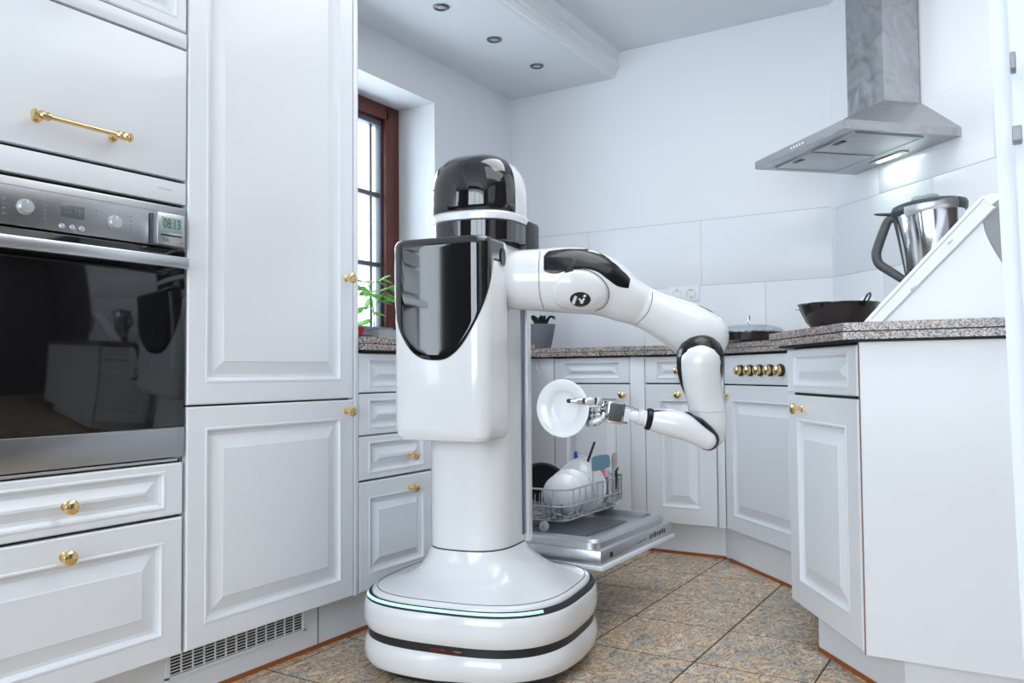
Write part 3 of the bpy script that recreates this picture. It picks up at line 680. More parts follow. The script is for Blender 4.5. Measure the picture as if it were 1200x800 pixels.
bib.rings(fr, closed=False); bo = obj('front_visor_panel', bib, BLACKG, rob, .8); lab(bo, 'glossy black bib-shaped front panel')
# thin dark seam along the panel's lower edge
obj('panel_seam', B().tube([(*pt_s(s, .0006), z-.0012) for s, z in cols[4:-2]], .0013, 6), DARKSEAM, rob)
hx_ = pt_s(.188, .001); lab(obj('side_recess', B().lathe([(.0001, 0), (.013, 0), (.015, .002), (.016, .004), (.014, .004)], Matrix.Translation((bcx+bw+.001, -.135, 1.105)) @ Matrix.Rotation(pi/2, 4, 'Y') @ Matrix.Diagonal((1.5, 1, 1, 1)), 24), BLACKP, rob), 'small dark recess')
# neck and head
nk = .004; hcx = -.005
obj('neck', B().rings([sq(.106, .118, 2.6, z, 0, nk) for z in (1.15, 1.24)]), BLACKP, rob)
obj('neck_band_black', B().rings([sq(a, c, 2.7, z, 0, nk) for a, c, z in ((.121, .130, 1.158), (.124, .133, 1.161), (.125, .133, 1.213), (.121, .13, 1.216))]), BLACKG, rob).name = 'neck_band'
lab(obj('collar_ring', B().rings([sq(a, c, 2.7, z, 0, nk) for a, c, z in ((.120, .128, 1.216), (.1265, .1345, 1.218), (.1285, .1355, 1.234), (.126, .133, 1.238), (.116, .124, 1.239))]), ROBW, rob), 'white collar ring')
HZ0, HZ1 = 1.238, 1.412
def dome_ring(a, c, t, y0=nk, z0=HZ0+.048, h=HZ1-HZ0-.048):
    # t in 0..1 over the dome; superellipse profile
    z = z0+h*sin(t*pi/2)**.78; k = max(0.0, cos(t*pi/2))**.62
    return a*k, c*k, z
hd = []; 
for a, c, z in ((.114, .122, HZ0), (.124, .130, HZ0+.002), (.126, .132, HZ0+.008), (.126, .132, HZ0+.048)): hd.append(sq(a, c, 2.6, z, hcx, nk))
for i in range(1, 17): a, c, z = dome_ring(.126, .132, i/16.6); hd.append(sq(a, c, 2.6, z, hcx, nk))
head = obj('head_shell', B().rings(hd), ROBW, rob, .9)
# visor: the front half of the dome, glossy black, slightly proud
vf = []
def half(a, c, z, n=2.6, K=60, t0=178, t1=343):
    return [(x+hcx, y+nk, z) for x, y, z in [(((a*cos(radians(t0+(t1-t0)*i/K)))*((abs(cos(radians(t0+(t1-t0)*i/K)))**n+abs(sin(radians(t0+(t1-t0)*i/K)))**n)**(-1/n))), (c*sin(radians(t0+(t1-t0)*i/K)))*((abs(cos(radians(t0+(t1-t0)*i/K)))**n+abs(sin(radians(t0+(t1-t0)*i/K)))**n)**(-1/n)), z) for i in range(K+1)]]
for z in (HZ0+.003, HZ0+.006, HZ0+.028, HZ0+.048): vf.append(half(.1285 if z > HZ0+.004 else .1255, .1345 if z > HZ0+.004 else .131, z))
for i in range(1, 16):
    a, c, z = dome_ring(.1285, .1345, i/16.6, h=HZ1-HZ0-.0475+.0018); vf.append(half(a, c, z))
v = B().rings(vf, closed=False); lab(obj('head_visor', v, BLACKG, rob, .9), 'glossy black domed visor')
lab(obj('rear_head_cover', B().box(.05, .128, .03, .135, 1.12, 1.235, .012), BLACKP, rob), 'black rear head support')

# ---- arm, built in world space along its joints
def S(px, D): return px*D/FPX
def armpts(L): return [W(x, y, D) for x, y, r, D in L], [S(r, D) for x, y, r, D in L]
U = [(608, 328, 35, 2.30), (625, 328, 36, 2.29), (640, 328, 37, 2.285), (658, 328, 38.5, 2.28), (678, 329, 39, 2.28), (698, 333, 37, 2.28), (716, 341, 32.5, 2.285), (732, 350, 28, 2.29), (748, 357, 25.0, 2.30), (764, 364.5, 24.5, 2.30), (780, 372, 26.5, 2.305), (796, 380, 29.5, 2.31), (811, 388, 31.5, 2.315), (822, 394, 31.5, 2.32)]
P, Rr = armpts(U); Q = cat([(*p, ) for p in P], 4); Rq = [x.x for x in cat([(r, 0, 0) for r in Rr], 4)]
ua = B().tube(Q, Rq, 48, 'round')
bv = BVHTree.FromBMesh(ua.bm)
wobj('upper_arm', ua, ROBW)
def hit(px, py, tree, off, fallback=2.28):
    d = ray(px, py); h, n, i, dist = tree.ray_cast(CAM, d)
    if h is None: return None
    return h-d*off
def near_hit(px, py, tree, off, c):
    for k in range(24):
        f_ = 1-k*.03; h = hit(c[0]+(px-c[0])*f_, c[1]+(py-c[1])*f_, tree, off)
        if h: return h
def strip(A, Bb, tree, off, K=60, M=10):
    a = cat([(x, y, 0) for x, y in A], 12); c = cat([(x, y, 0) for x, y in Bb], 12)
    def rs(L, t): f_ = t*(len(L)-1); i = min(int(f_), len(L)-2); return L[i].lerp(L[i+1], f_-i)
    G = []
    for i in range(K+1):
        p, q_ = rs(a, i/K), rs(c, i/K); m = (p+q_)/2
        G.append([near_hit(*(p.lerp(q_, j/M).to_2d()), tree, off if 0 < j < M and 0 < i < K else -.0005, m.to_2d()) for j in range(M+1)])
    b = B(); b.rings(G, closed=False); return b
# black recessed saddle along the top of the upper arm
sad = strip([(637, 300), (643, 293), (655, 289.5), (675, 289), (694, 290), (706, 295), (720, 307), (733, 319), (739, 327)],
            [(637, 316), (641, 320), (652, 321.5), (664, 318), (682, 315.5), (700, 319.5), (712, 328), (724, 336), (737, 338)], bv, .0016)
wobj('arm_saddle_inlay', sad, BLACKS)
wobj('saddle_step', strip([(661, 320), (664, 312), (669, 306), (667, 300)], [(672, 318), (673, 312), (676, 306), (673, 300)], bv, .0022, 16, 6), BLACKP)
def seam(px0, px1, tree, off=.0004, r=.0009, K=30):
    pts = cat([(x, y, 0) for x, y in px0], 10); out = [hit(p.x, p.y, tree, off) for p in pts]; out = [o for o in out if o]
    return B().tube(out, r, 6)
wobj('shoulder_seam', seam([(633, 294), (631.5, 310), (631.5, 330), (633, 347), (637, 361)], None, bv), DARKSEAM)
wobj('mid_arm_seam', seam([(764.5, 342.5), (764, 352), (759, 366), (750, 376), (745, 380.5)], None, bv), DARKSEAM)
# raised shoulder joint cap with the emblem
def radial(cx, cy, outline, tree, prof, K=48, fixed=None):
    o = cat([(x, y, 0) for x, y in outline], 8, True); G = []
    for f_, off in prof:
        G.append([near_hit(cx+(p.x-cx)*f_, cy+(p.y-cy)*f_, tree, off, (cx, cy)) for p in o])
    b = B(); b.rings(G, False, True); return b
cap_o = [(648, 342), (651, 331), (659, 322), (672, 317.5), (686, 318.5), (700, 325), (709, 336), (711, 348), (706, 358), (694, 363), (676, 364), (659, 361), (650, 353)]
jc = radial(682, 342, cap_o, bv, [(1.0, -.001), (1.0, .003), (.985, .006), (.95, .008), (.86, .0095), (.84, .0093), (.83, .0105), (.6, .0125), (.3, .0135), (.02, .0138)])
jcv = BVHTree.FromBMesh(jc.bm)
wobj('joint_cap', jc, ROBW)
wobj('cap_seam', seam([(664, 318.5), (672, 315.5), (688, 316.2), (702, 323.5), (711.5, 335), (713.5, 348), (708, 359), (697, 364.5)], None, bv, .0012, .0011), DARKSEAM)
em_o = [(680+12.2*cos(t), 350.7+8.7*sin(t)) for t in [k*pi/6 for k in range(12)]]
wobj('emblem', radial(680, 350.7, em_o, jcv, [(1.0, .0002), (.98, .0008), (.5, .0009), (.02, .0009)]), BLACKP)
def stroke(pts):
    G = [near_hit(x, y, jcv, .0036, (680, 350.7)) for x, y in pts]; b = B(); b.bm.faces.new([b.bm.verts.new(p) for p in G]); return b
st_ = B()
for pts in ([(673.4, 346.2), (676.6, 347.4), (673.0, 357.0), (669.8, 355.0)], [(677.4, 350.0), (679.2, 349.2), (682.2, 351.6), (683.3, 348.8), (685.8, 349.6), (682.6, 356.0), (680.2, 355.6), (679.8, 352.8)], [(683.2, 347.0), (684.4, 345.2), (686.2, 345.2), (687.2, 346.4), (686.0, 348.0), (684.2, 348.2)]):
    t = stroke(pts); st_.join(t.bm)
lab(wobj('emblem_strokes', st_, PORC), 'white slanted letter-like strokes')
# elbow
wobj('elbow_top_gasket', strip([(817, 357), (824, 358.5), (831, 362), (837, 366.5)], [(818, 357.8), (824, 360.8), (830, 364), (837, 367)], bv, .0008, 20, 4), BLACKP)
LWR = [(821, 422.5, 24.2, 2.245), (821, 432, 24.0, 2.247), (822, 443, 23.0, 2.252), (824, 455, 22.0, 2.258), (826.5, 468, 21.4, 2.265), (829, 483, 21.4, 2.27), (830.5, 496, 21.2, 2.275), (831.5, 506, 19, 2.28)]
P, Rr = armpts(LWR); Q = cat(P, 4); Rq = [x.x for x in cat([(r, 0, 0) for r in Rr], 4)]
la = B().tube(Q, Rq, 40, 'round'); lv = BVHTree.FromBMesh(la.bm); wobj('lower_arm', la, ROBW)
GK = [(820.8, 418.5, 27.6, 2.262), (820.8, 430, 27.4, 2.262), (821, 440, 25.8, 2.268), (822, 451, 23.2, 2.275), (824, 462, 19, 2.285)]
P, Rr = armpts(GK); wobj('elbow_gasket', B().tube(cat(P, 4), [x.x for x in cat([(r, 0, 0) for r in Rr], 4)], 40, 'round'), BLACKS)
wobj('lower_arm_seam', seam([(808, 481.3), (818, 482.6), (830, 483.2), (842, 482.6), (849, 481.5)], None, lv, .0003, .0006), MGREY)
# forearm
FA = [(763, 491.5, 12.4, 2.225), (772, 492.8, 14.4, 2.225), (783, 494.6, 15.8, 2.222), (794, 497.2, 16.4, 2.218), (803, 500.8, 15.4, 2.214), (812, 506, 13.4, 2.21), (821, 511.5, 11.8, 2.208), (828.5, 516, 10.8, 2.208)]
P, Rr = armpts(FA); fb = B().tube(cat(P, 4), [x.x for x in cat([(r, 0, 0) for r in Rr], 4)], 36, 'round'); fv = BVHTree.FromBMesh(fb.bm); wobj('forearm', fb, ROBW)
GF = [(805, 491, 9, 2.226), (812, 500, 14.5, 2.232), (823, 508.5, 14.2, 2.235), (830, 515, 13, 2.232)]
P, Rr = armpts(GF); wobj('wrist_elbow_gasket', B().tube(cat(P, 4), [x.x for x in cat([(r, 0, 0) for r in Rr], 4)], 30, 'round'), BLACKS)
wobj('wrist_ring', B().tube([W(756.3, 490, 2.225), W(757.6, 490.2, 2.225), W(761, 491, 2.225), W(763, 491.4, 2.225)], [S(10.8, 2.225), S(12.6, 2.225), S(13.1, 2.225), S(12.6, 2.225)], 30), BLACKS)
wobj('wrist_ring_fin', strip([(762, 480.5), (769, 480.0), (776, 480.2), (781, 480.6)], [(761, 484), (768, 482.8), (775, 481.6), (781, 481.2)], fv, .0012, 20, 4), BLACKP)
# wrist and hand
HD = 2.235
def wp(x, y, dd=0): return W(x, y, HD+dd)
wr_ = B().tube([wp(757, 490), wp(747, 488)], [S(9.6, HD), S(9.2, HD)], 26); wr_.tube([wp(747, 488), wp(737, 486.6)], [S(7.2, HD), S(6.8, HD)], 22)
wobj('wrist', wr_, ROBW)
dts = B()
for x, y in ((751, 481.5), (749, 492), (753.5, 494), (750.2, 487)):
    c = wp(x, y)-ray(x, y)*(S(8.9, HD)*(.94 if abs(y-487.5) < 6 else .70)); dts.tube([c, c-ray(x, y)*.0016], .0013, 8)
wobj('wrist_screws', dts, BLACKP)
# palm block: a tilted box; local axes from the wrist direction
ax = (wp(712, 482)-wp(740, 486)).normalized(); vv = (-CF); vv = (vv-ax*vv.dot(ax)).normalized(); uu = ax.cross(vv); uu = uu if uu.z > 0 else -uu
def hbox(x, y, dd, lx, ly, lz, bev=.0015):
    t = B().box(-lx/2, lx/2, -ly/2, ly/2, -lz/2, lz/2, bev); c = wp(x, y, dd)
    t.bm.transform(Matrix(((ax.x, vv.x, uu.x, c.x), (ax.y, vv.y, uu.y, c.y), (ax.z, vv.z, uu.z, c.z), (0, 0, 0, 1)))); return t
wobj('palm_mount', hbox(731.5, 486, 0, S(13, HD), .030, S(16, HD), .004), ROBW)
wobj('palm_bracket', hbox(721, 483.3, 0, S(19.5, HD), .034, S(25, HD), .002), CHROME)
wobj('palm_actuator', hbox(720.6, 482.6, -.004, S(15.5, HD), .034, S(20.5, HD), .0015), DGREY)
wobj('palm_cover', hbox(731, 493.2, -.002, S(8, HD), .024, S(4.5, HD), .001), DGREY)
wobj('cable', B().tube([wp(722, 472.5, -.012), wp(733, 475, -.010), wp(741, 477, -.006), wp(748, 480, -.002)], .0018, 8, 'round'), MGREY)
kn = B(); kn.join(hbox(708.5, 474.5, -.002, S(8, HD), .026, S(11, HD), .002).bm); kn.join(hbox(708.5, 488.0, -.002, S(7, HD), .030, S(12, HD), .002).bm)
wobj('knuckle_block', kn, CHROME)
kd = B()
for x, y in ((704, 470.5), (706, 477), (710, 471), (703, 484), (707, 491.5), (709, 482)): kd.tube([wp(x, y, -.020), wp(x, y, -.012)], .0024, 10)
wobj('knuckle_joints', kd, BLACKP)
def finger(name, segs, lb=None):
    # segs: list of (x,y,dd,r_px) joints; phalanges in chrome-white with dark joints
    root = None
    for i, (a, c) in enumerate(zip(segs, segs[1:])):
        A, C = wp(*a[:3]), wp(*c[:3]); m0 = A.lerp(C, .06); m1 = A.lerp(C, .94)
        b = B().tube([m0, A.lerp(C, .2), A.lerp(C, .8), m1], [S(a[3]*.75, HD), S(a[3], HD), S(c[3]*1.02, HD), S(c[3]*.8, HD)], 16)
        if root is None: root = wobj(name, b, FINGW)
        else: wobj('phalanx', b, FINGW if i < 2 else CHROME, root)
        if i: wobj('finger_joint', B().tube([A-uu*S(a[3]*.7, HD), A+uu*S(a[3]*.7, HD)], S(a[3]*.62, HD), 12), BLACKP, root)
    e = segs[-1]; pe = wp(*e[:3]); d = (wp(*segs[-1][:3])-wp(*segs[-2][:3])).normalized()
    wobj('fingertip', B().tube([pe-d*.001, pe+d*.003], S(e[3]*.85, HD), 12, 'round'), BLACKP, root)
    return root
FINGW = mat('finger_shell', (.72, .74, .78), .25, .35, coat=.3)
finger('thumb', [(706, 471.5, -.010, 4.2), (697, 469.5, -.024, 5.0), (684, 470.0, -.030, 4.6), (667.5, 469.6, -.028, 2.9)])
for i, (dy, x2, l) in enumerate(((0, 686, 1.0), (6.5, 685, 1.05), (12.0, 686, 1.0), (16.5, 689, .85))):
    finger('finger', [(705, 479+dy*.85, .000+i*.004, 3.3), (697, 480.5+dy*.95, .012, 3.4), (690-(i == 1)*1.5, 480+dy*1.05, .024, 3.0), (684+i*.8, 478+dy*1.0, .030, 2.6)])
wobj('finger_guard', B().tube([wp(706, 490, -.012), wp(700, 493, -.010), wp(692, 494.5, -.004)], [S(3.6, HD), S(5.0, HD), S(2.6, HD)], 16, 'round'), FINGW)
gt = [(691, 477.5), (708, 477.0), (709, 490), (700, 488), (688.5, 497)]
wobj('palm_web', B().rings([[wp(x, y, .012) for x, y in gt], [wp(x, y, .018) for x, y in gt]]), DGREY, rob, 0)
# ---- the plate it holds
pc = wp(659, 478.3, .008); pn = (-CF*.86+CR*(-.50)+CU*.04).normalized()
plt = thing('dinner_plate', 'round white plate held upright in the robot hand', 'plate', tuple(pc))
RP = S(34.2, HD)
def plate_mesh(r, th=.003, deep=.016, n=56):
    return B().lathe([(.0001, -deep), (r*.46, -deep), (r*.53, -deep*.9), (r*.60, -deep*.35), (r*.64, -.0025), (r*.97, .0015), (r, .001), (r*.995, -.0015), (r*.64, -.006), (r*.58, -deep*.6), (r*.50, -deep-th), (.0001, -deep-th)], None, n)
b = plate_mesh(RP); Mq = pn.to_track_quat('Z', 'Y').to_matrix().to_4x4(); b.bm.transform(Mq); obj('plate_body', b, PORC, plt, .8)

# ================================================================== DISH RACK AND CONTENTS
rk = thing('dish_rack', 'grey wire lower rack pulled out over the dishwasher door', 'rack', (0, 0, 0))
rx0, rx1, ry0, ry1, zb_, zm, zt_ = -1.70, -1.305, 2.445, 2.915, .302, .352, .408
def loop(x0, x1, y0, y1, z, r=.05):
    p = []
    for cx, cy, a0 in ((x1-r, y1-r, 0), (x0+r, y1-r, 90), (x0+r, y0+r, 180), (x1-r, y0+r, 270)):
        for k in range(5): t = radians(a0+90*k/4); p.append((cx+r*cos(t), cy+r*sin(t), z))
    return p
wf = B()
wf.tube(loop(rx0, rx1, ry0, ry1, zt_), .0034, 8, closed=True); wf.tube(loop(rx0, rx1, ry0, ry1, zm), .0028, 8, closed=True); wf.tube(loop(rx0+.02, rx1-.02, ry0+.02, ry1-.02, zb_, .04), .0026, 8, closed=True)
for k in range(8):
    x = rx0+.05+(rx1-rx0-.10)*k/7
    wf.tube([(x, ry0, zt_), (x, ry0, zm-.01), (x, ry0+.022, zb_), (x, ry1-.022, zb_), (x, ry1, zm-.01), (x, ry1, zt_)], .0023, 6)
for k in range(9):
    y = ry0+.05+(ry1-ry0-.10)*k/8
    wf.tube([(rx0, y, zt_), (rx0, y, zm-.01), (rx0+.022, y, zb_+.003), (rx1-.022, y, zb_+.003), (rx1, y, zm-.01), (rx1, y, zt_)], .0023, 6)
obj('wire_frame', wf, WIRE, rk, .8, 'stuff')
tn = B()
for i in range(4):
    x = rx0+.09+.095*i
    for j in range(12): y = ry0+.05+j*.034; tn.tube([(x, y, zb_), (x, y+.004, zb_+.062)], .0015, 6)
obj('plate_tines', tn, WIRE, rk, .8, 'stuff')
for x in (-1.375, -1.63):
    for y in (ry0-.022, ry1+.010):
        s = -1 if y < 2.6 else 1
        wo = obj('wheel', B().lathe([(.0001, 0), (.009, 0), (.010, .003), (.015, .003), (.0175, .001), (.0175, .008), (.015, .009), (.0001, .009)], Matrix.Translation((x, y, .290)) @ Matrix.Rotation(-s*pi/2, 4, 'X'), 20), WIRE, rk, .5)
        obj('axle', B().cyl((x, y+s*.008, .290), (x, y+s*.0115, .290), .0045, 12), MGREY, wo)
# plates and bowls standing in the rack
def dish(name, label, px, py, D, r, deep, nrm, m=PORC):
    c = W(px, py, D); t = thing(name, label, name.split('_')[-1], tuple(c), 0, 'white dishes in the rack')
    if deep > .03:
        b = B().lathe([(.0001, -deep), (r*.45, -deep), (r*.62, -deep*.82), (r*.85, -deep*.42), (r, 0), (r*.97, .001), (r*.82, -deep*.4), (r*.58, -deep*.74), (.0001, -deep*.9)], None, 48)
    else: b = plate_mesh(r, .003, deep)
    n_ = Vector(nrm).normalized(); b.bm.transform(n_.to_track_quat('Z', 'Y').to_matrix().to_4x4()); obj(name.split('_')[-1]+'_body', b, m, t, .8); return t
nn = (-.35, .92, .12)
dish('soup_bowl', 'white bowl at the front of the dish rack, bottom turned outward', 660.5, 579, 2.90, .073, .036, nn)
dish('soup_bowl', 'white bowl leaning second in the dish rack, behind the front bowl', 668, 575, 2.96, .080, .034, nn)
dish('dinner_plate', 'white plate standing behind the two bowls in the dish rack', 680, 569.5, 3.01, .094, .014, nn)
dish('dinner_plate', 'rearmost tall white plate in the dish rack beside the cutlery basket', 686, 567, 3.06, .100, .012, nn)
# dark pan, upside facing the camera
pc_ = W(635, 571, 3.05); t = thing('frying_pan', 'dark grey pan standing on edge in the rack beside the robot column', 'pan', tuple(pc_))
b = B().lathe([(.0001, -.035), (.070, -.035), (.080, -.030), (.096, 0), (.0985, 0), (.0985, -.003), (.083, -.034), (.073, -.039), (.0001, -.039)], None, 48)
n_ = Vector((.42, -.86, -.30)).normalized(); b.bm.transform(n_.to_track_quat('Z', 'Y').to_matrix().to_4x4()); obj('pan_body', b, mat('pan_grey', (.16, .17, .19), .4), t, .8)
b = B().lathe([(.0001, 0), (.079, 0), (.079, .0015), (.0001, .0015)], Matrix.Translation((0, 0, -.0345)), 40); b.bm.transform(n_.to_track_quat('Z', 'Y').to_matrix().to_4x4()); obj('coating', b, BLACKP, t, .8)
gl = thing('drinking_glass', 'small upturned clear glass in front of the white bowls in the rack', 'glass', tuple(W(652, 601, 2.80)))
b = B().lathe([(.019, -.026), (.023, .024), (.021, .029), (.0001, .030), (.0001, .026), (.020, .024), (.017, -.026)], None, 24, False); obj('glass_body', b, CLEAR, gl, .8)
# cutlery basket
bk_ = thing('cutlery_basket', 'grey slatted cutlery basket at the far end of the dish rack', 'basket', (-1.362, 2.835, .322), 0)
b = B(); bx, by, bh = .052, .060, .092
for k in range(9):
    z = .02+k*.0088
    for (x0, x1, y0, y1) in ((-bx, bx, -by, -by+.002), (-bx, bx, by-.002, by), (-bx, -bx+.002, -by, by), (bx-.002, bx, -by, by)): b.box(x0, x1, y0, y1, z-.0018, z+.0018)
obj('lattice', b, MGREY, bk_, 0, 'stuff')
b = B()
for x in (-bx, -bx/3, bx/3, bx):
    for y in (-by, by): b.box(x-.002, x+.002, y-.0012, y+.0012, 0, bh)
for y in (-by/3, by/3):
    for x in (-bx, bx): b.box(x-.0012, x+.0012, y-.002, y+.002, 0, bh)
b.box(-bx, bx, -by, -by+.003, bh-.006, bh+.002); b.box(-bx, bx, by-.003, by, bh-.006, bh+.002); b.box(-bx, -bx+.003, -by, by, bh-.006, bh+.002); b.box(bx-.003, bx, -by, by, bh-.006, bh+.002)
obj('frame', b, MGREY, bk_, 0)
obj('base_tray', B().box(-bx, bx, -by, by, 0, .018, .002), POTG, bk_)
# utensils
def utensil(name, label, segs, m, D, blade=None):
    pts = [W(x, y, D+(dd if len(r_) else 0)) for x, y, dd, *r_ in segs]; c = pts[0]
    t = thing(name, label, name.split('_')[-1], tuple(c)); rs = [s[3] for s in segs]
    b = B().tube([p-c for p in pts], rs, 12, 'round'); obj('handle', b, m, t, .8)
    return t, c
t, c = utensil('silicone_spatula', 'blue-grey silicone spatula standing head up in the dish rack', [(694.6, 592, 0, .0016), (694.8, 570, 0, .0017), (695, 549, 0, .0018)], WIRE, 2.93)
sp_ = []
for x, y in ((693.3, 536.5), (697, 534.3), (704, 532.8), (711, 532.3), (714, 533.6), (715.2, 541), (714.4, 546.5), (708, 549.2), (700, 551), (695, 552), (693.4, 550)): sp_.append(W(x, y, 2.93)-c)
b = B(); b.rings([[p+CF*.004 for p in sp_], [p-CF*.004 for p in sp_]]); obj('blade', b, BLUEG, t, 0)
utensil('kitchen_knife', 'black-handled knife standing up behind the blue-grey spatula', [(691, 545, .02, .003), (689, 540, .02, .0046), (692.5, 530, .02, .0048), (696.6, 518.5, .02, .0044)], BLACKP, 3.0)
utensil('brush', 'blue handle end standing up behind the white plates in the rack', [(675, 545, .0, .004), (674.8, 536, 0, .0075), (674.6, 530.5, 0, .0070)], BLUEP, 3.12)
t, c = utensil('wire_whisk', 'small metal loop standing up between the blue handle and black knife', [(679, 545, 0, .0012), (679, 538, 0, .0012)], STEEL, 3.1)
obj('loop', B().tube([W(x, y, 3.1)-c for x, y in ((677, 540), (678, 535), (682, 533.3), (686, 535), (687, 540))], .0014, 8), STEEL, t)
t, c = utensil('wooden_spoon', 'pale greyish spoon standing handle down at the basket corner', [(716.5, 575, 0, .003), (717.5, 560, 0, .0034), (719, 548, 0, .0045)], mat('weathered_spoon', (.42, .38, .38), .6), 2.99)
b = B().tube([W(718.8, 549, 2.99)-c, W(719.3, 543, 2.99)-c, W(720.0, 536, 2.99)-c, W(720.6, 532, 2.99)-c], [.005, .0092, .0112, .0082], 14, 'round'); obj('bowl', b, MATS['weathered_spoon'], t, .8)
utensil('pink_spoon', 'pink plastic spoon handle beside the blue-grey spatula', [(709, 575, .01, .003), (708, 560, 0, .0045), (707, 551, 0, .0085), (704, 549, 0, .006)], PINK, 3.0)
utensil('black_fork', 'dark forked utensil end in the cutlery basket', [(722, 572, 0, .003), (722.5, 558, 0, .0045), (722, 552, 0, .005), (724.5, 547.5, 0, .002)], BLACKP, 3.02)
utensil('dinner_knife', 'steel cutlery handle between the pink and the pale spoon', [(713, 572, 0, .002), (713.2, 560, 0, .0035), (713.5, 552, 0, .0038)], STEEL, 3.02)

# ================================================================== ON THE END WORKTOP
# food processor base: slanted white housing
HP = [(-.352, .9125), (-.357, .918), (-.354, .926), (-.338, .944), (-.094, 1.207), (-.080, 1.217), (-.060, 1.221), (-.035, 1.214), (-.022, 1.195), (.01, 1.05), (.035, .95), (.038, .9125)]
fp = thing('food_processor', 'large white food processor base with slanted front on the end worktop', 'food processor', (0, 0, 0))
hy0, hy1 = 2.30, 2.405
b = B(); pr = HP; ip = poly_in(pr, .006)
b.rings([[(x, hy0, z) for x, z in ip], [(x, hy0+.006, z) for x, z in pr], [(x, hy1-.006, z) for x, z in pr], [(x, hy1, z) for x, z in ip]])
obj('housing', b, LACQ, fp, .5)
# raised rim along the slant
def along(P0, P1, w0, w1, y0, y1, m, name):
    a, c = Vector(P0), Vector(P1); d = (c-a).normalized(); n = Vector((d.y, -d.x))
    L = [a, c, c+n*w1, (c+n*w1)*.5+(a+n*w0)*.5, a+n*w0]
    b = B(); b.rings([[(p.x, y1, p.y) for p in L], [(p.x, y0+.004, p.y) for p in L], [(p.x, y0, p.y) for p in poly_v(L, .004)]]); return obj(name, b, m, fp, .5)
def poly_v(L, d): return [Vector(p) for p in poly_in([tuple(p) for p in L], d)]
along((-.350, .9255), (-.086, 1.213), .034, .044, hy0-.010, hy0+.01, LACQ, 'side_rim')
obj('rim_groove', B().tube([(-.336, hy0-.0102, .9285), (-.20, hy0-.0102, 1.0765), (-.078, hy0-.0102, 1.2085)], .0009, 6), MGREY, fp)
for x, z in ((-.157, 1.108), (-.242, 1.000)): obj('rim_peg', B().tube([(x, hy0-.001, z), (x, hy0-.012, z), (x+.006, hy0-.012, z+.007), (x+.006, hy0-.001, z+.007)], .004, 10, 'round'), ROBW, fp)
gp = []
for k in range(25):
    t = pi*k/24; gp.append((-.022-.058*sin(t)*(1 if k < 14 else .9), 1.118+.072*cos(t)))
gp = [(-.035, 1.207), (-.060, 1.196), (-.078, 1.175), (-.082, 1.150), (-.076, 1.120), (-.062, 1.085), (-.043, 1.045), (-.028, 1.00), (-.010, .99), (.0, 1.06), (-.018, 1.17)]
gc = [tuple(p.to_2d()) for p in cat([(x, z, 0) for x, z in gp], 4, True)]
b = B(); b.rings([[(x, hy0-.0, z) for x, z in gc], [(x, hy0-.0025, z) for x, z in poly_in(gc, .0015)]]); lab(obj('side_recess_panel', b, MGREY, fp, .5), 'grey curved side panel')
# jug
jg = thing('mixing_jug', 'steel mixing jug with black handle and lid behind the slanted white housing', 'jug', (-.197, 2.535, .9165), 0)
jg.scale = (.95, .95, .965)
jg.rotation_euler = (0, -.065, 0)
b = B().lathe([(.0001, .04), (.060, .04), (.068, .05), (.088, .300), (.0905, .318), (.088, .318), (.085, .300), (.064, .056), (.0001, .052)], None, 48); obj('jug_body', b, CHROME, jg, .6)
obj('jug_base', B().lathe([(.0001, 0), (.066, 0), (.070, .006), (.068, .045), (.0001, .045)], None, 40), BLACKP, jg, .6)
hm = mat('jug_handle_grey', (.075, .08, .085), .45)
def flat_loop(pts, w, dpt, name, m, parent):
    C_ = cat([(x, 0, z) for x, z in pts], 5); b = B(); R = []
    for i, p in enumerate(C_):
        a, c = C_[max(i-1, 0)], C_[min(i+1, len(C_)-1)]; d = (c-a).normalized(); n = Vector((-d.z, 0, d.x))
        t = i/(len(C_)-1); ww = w(t); ring = []
        for k in range(12): an = 2*pi*k/12; ring.append(p+n*(cos(an)*ww)+Vector((0, sin(an)*dpt, 0)))
        R.append(ring)
    return obj(name, b.rings(R), m, parent, .8)
hr = jg
flat_loop([(-.086, .330-.016), (-.098, .322), (-.112, .316), (-.126, .29), (-.146, .245), (-.152, .222), (-.146, .196), (-.118, .170), (-.088, .144), (-.073, .133)], lambda t: .0105+.0035*sin(pi*t), .014, 'handle', hm, jg)
flat_loop([(-.105, .326), (-.092, .322), (-.086, .29), (-.080, .24), (-.074, .18), (-.070, .135)], lambda t: .009, .012, 'handle_mount', hm, jg)
lid = obj('lid', B().lathe([(.0001, .352), (.052, .353), (.086, .351), (.098, .346), (.101, .338), (.099, .325), (.094, .3185), (.0001, .3175)], None, 48), mat('lid_dark', (.045, .065, .075), .35), jg, .6)
b = B(); R = []
for x, z, wy, hz in ((-.085, .331, .016, .006), (-.110, .336, .014, .005), (-.138, .341, .010, .0038), (-.147, .343, .005, .0025)):
    R.append([(x, wy*cos(2*pi*k/12), z+hz*sin(2*pi*k/12)) for k in range(12)])
obj('lid_lever', b.rings(R), MATS['lid_dark'], lid, .8)
obj('measuring_cap', B().lathe([(.0001, .374), (.032, .373), (.037, .368), (.039, .350), (.0001, .349)], Matrix.Translation((-.008, 0, 0)), 32), mat('frosted_cap', (.55, .6, .62), .25, trans=.4), lid, .6)
b = B(); R = []
for k in range(13):
    t = radians(235+k*7.2); r0 = .0945; h = .0105+.004*abs(k-6)/6; zc = .327+.004*(k-6)/6
    c = Vector((cos(t), sin(t), 0)); R.append([c*(r0-.004)+Vector((0, 0, zc+h)), c*(r0+.006)+Vector((0, 0, zc+h)), c*(r0+.008)+Vector((0, 0, zc-h*.2)), c*(r0+.004)+Vector((0, 0, zc-h)), c*(r0-.004)+Vector((0, 0, zc-h))])
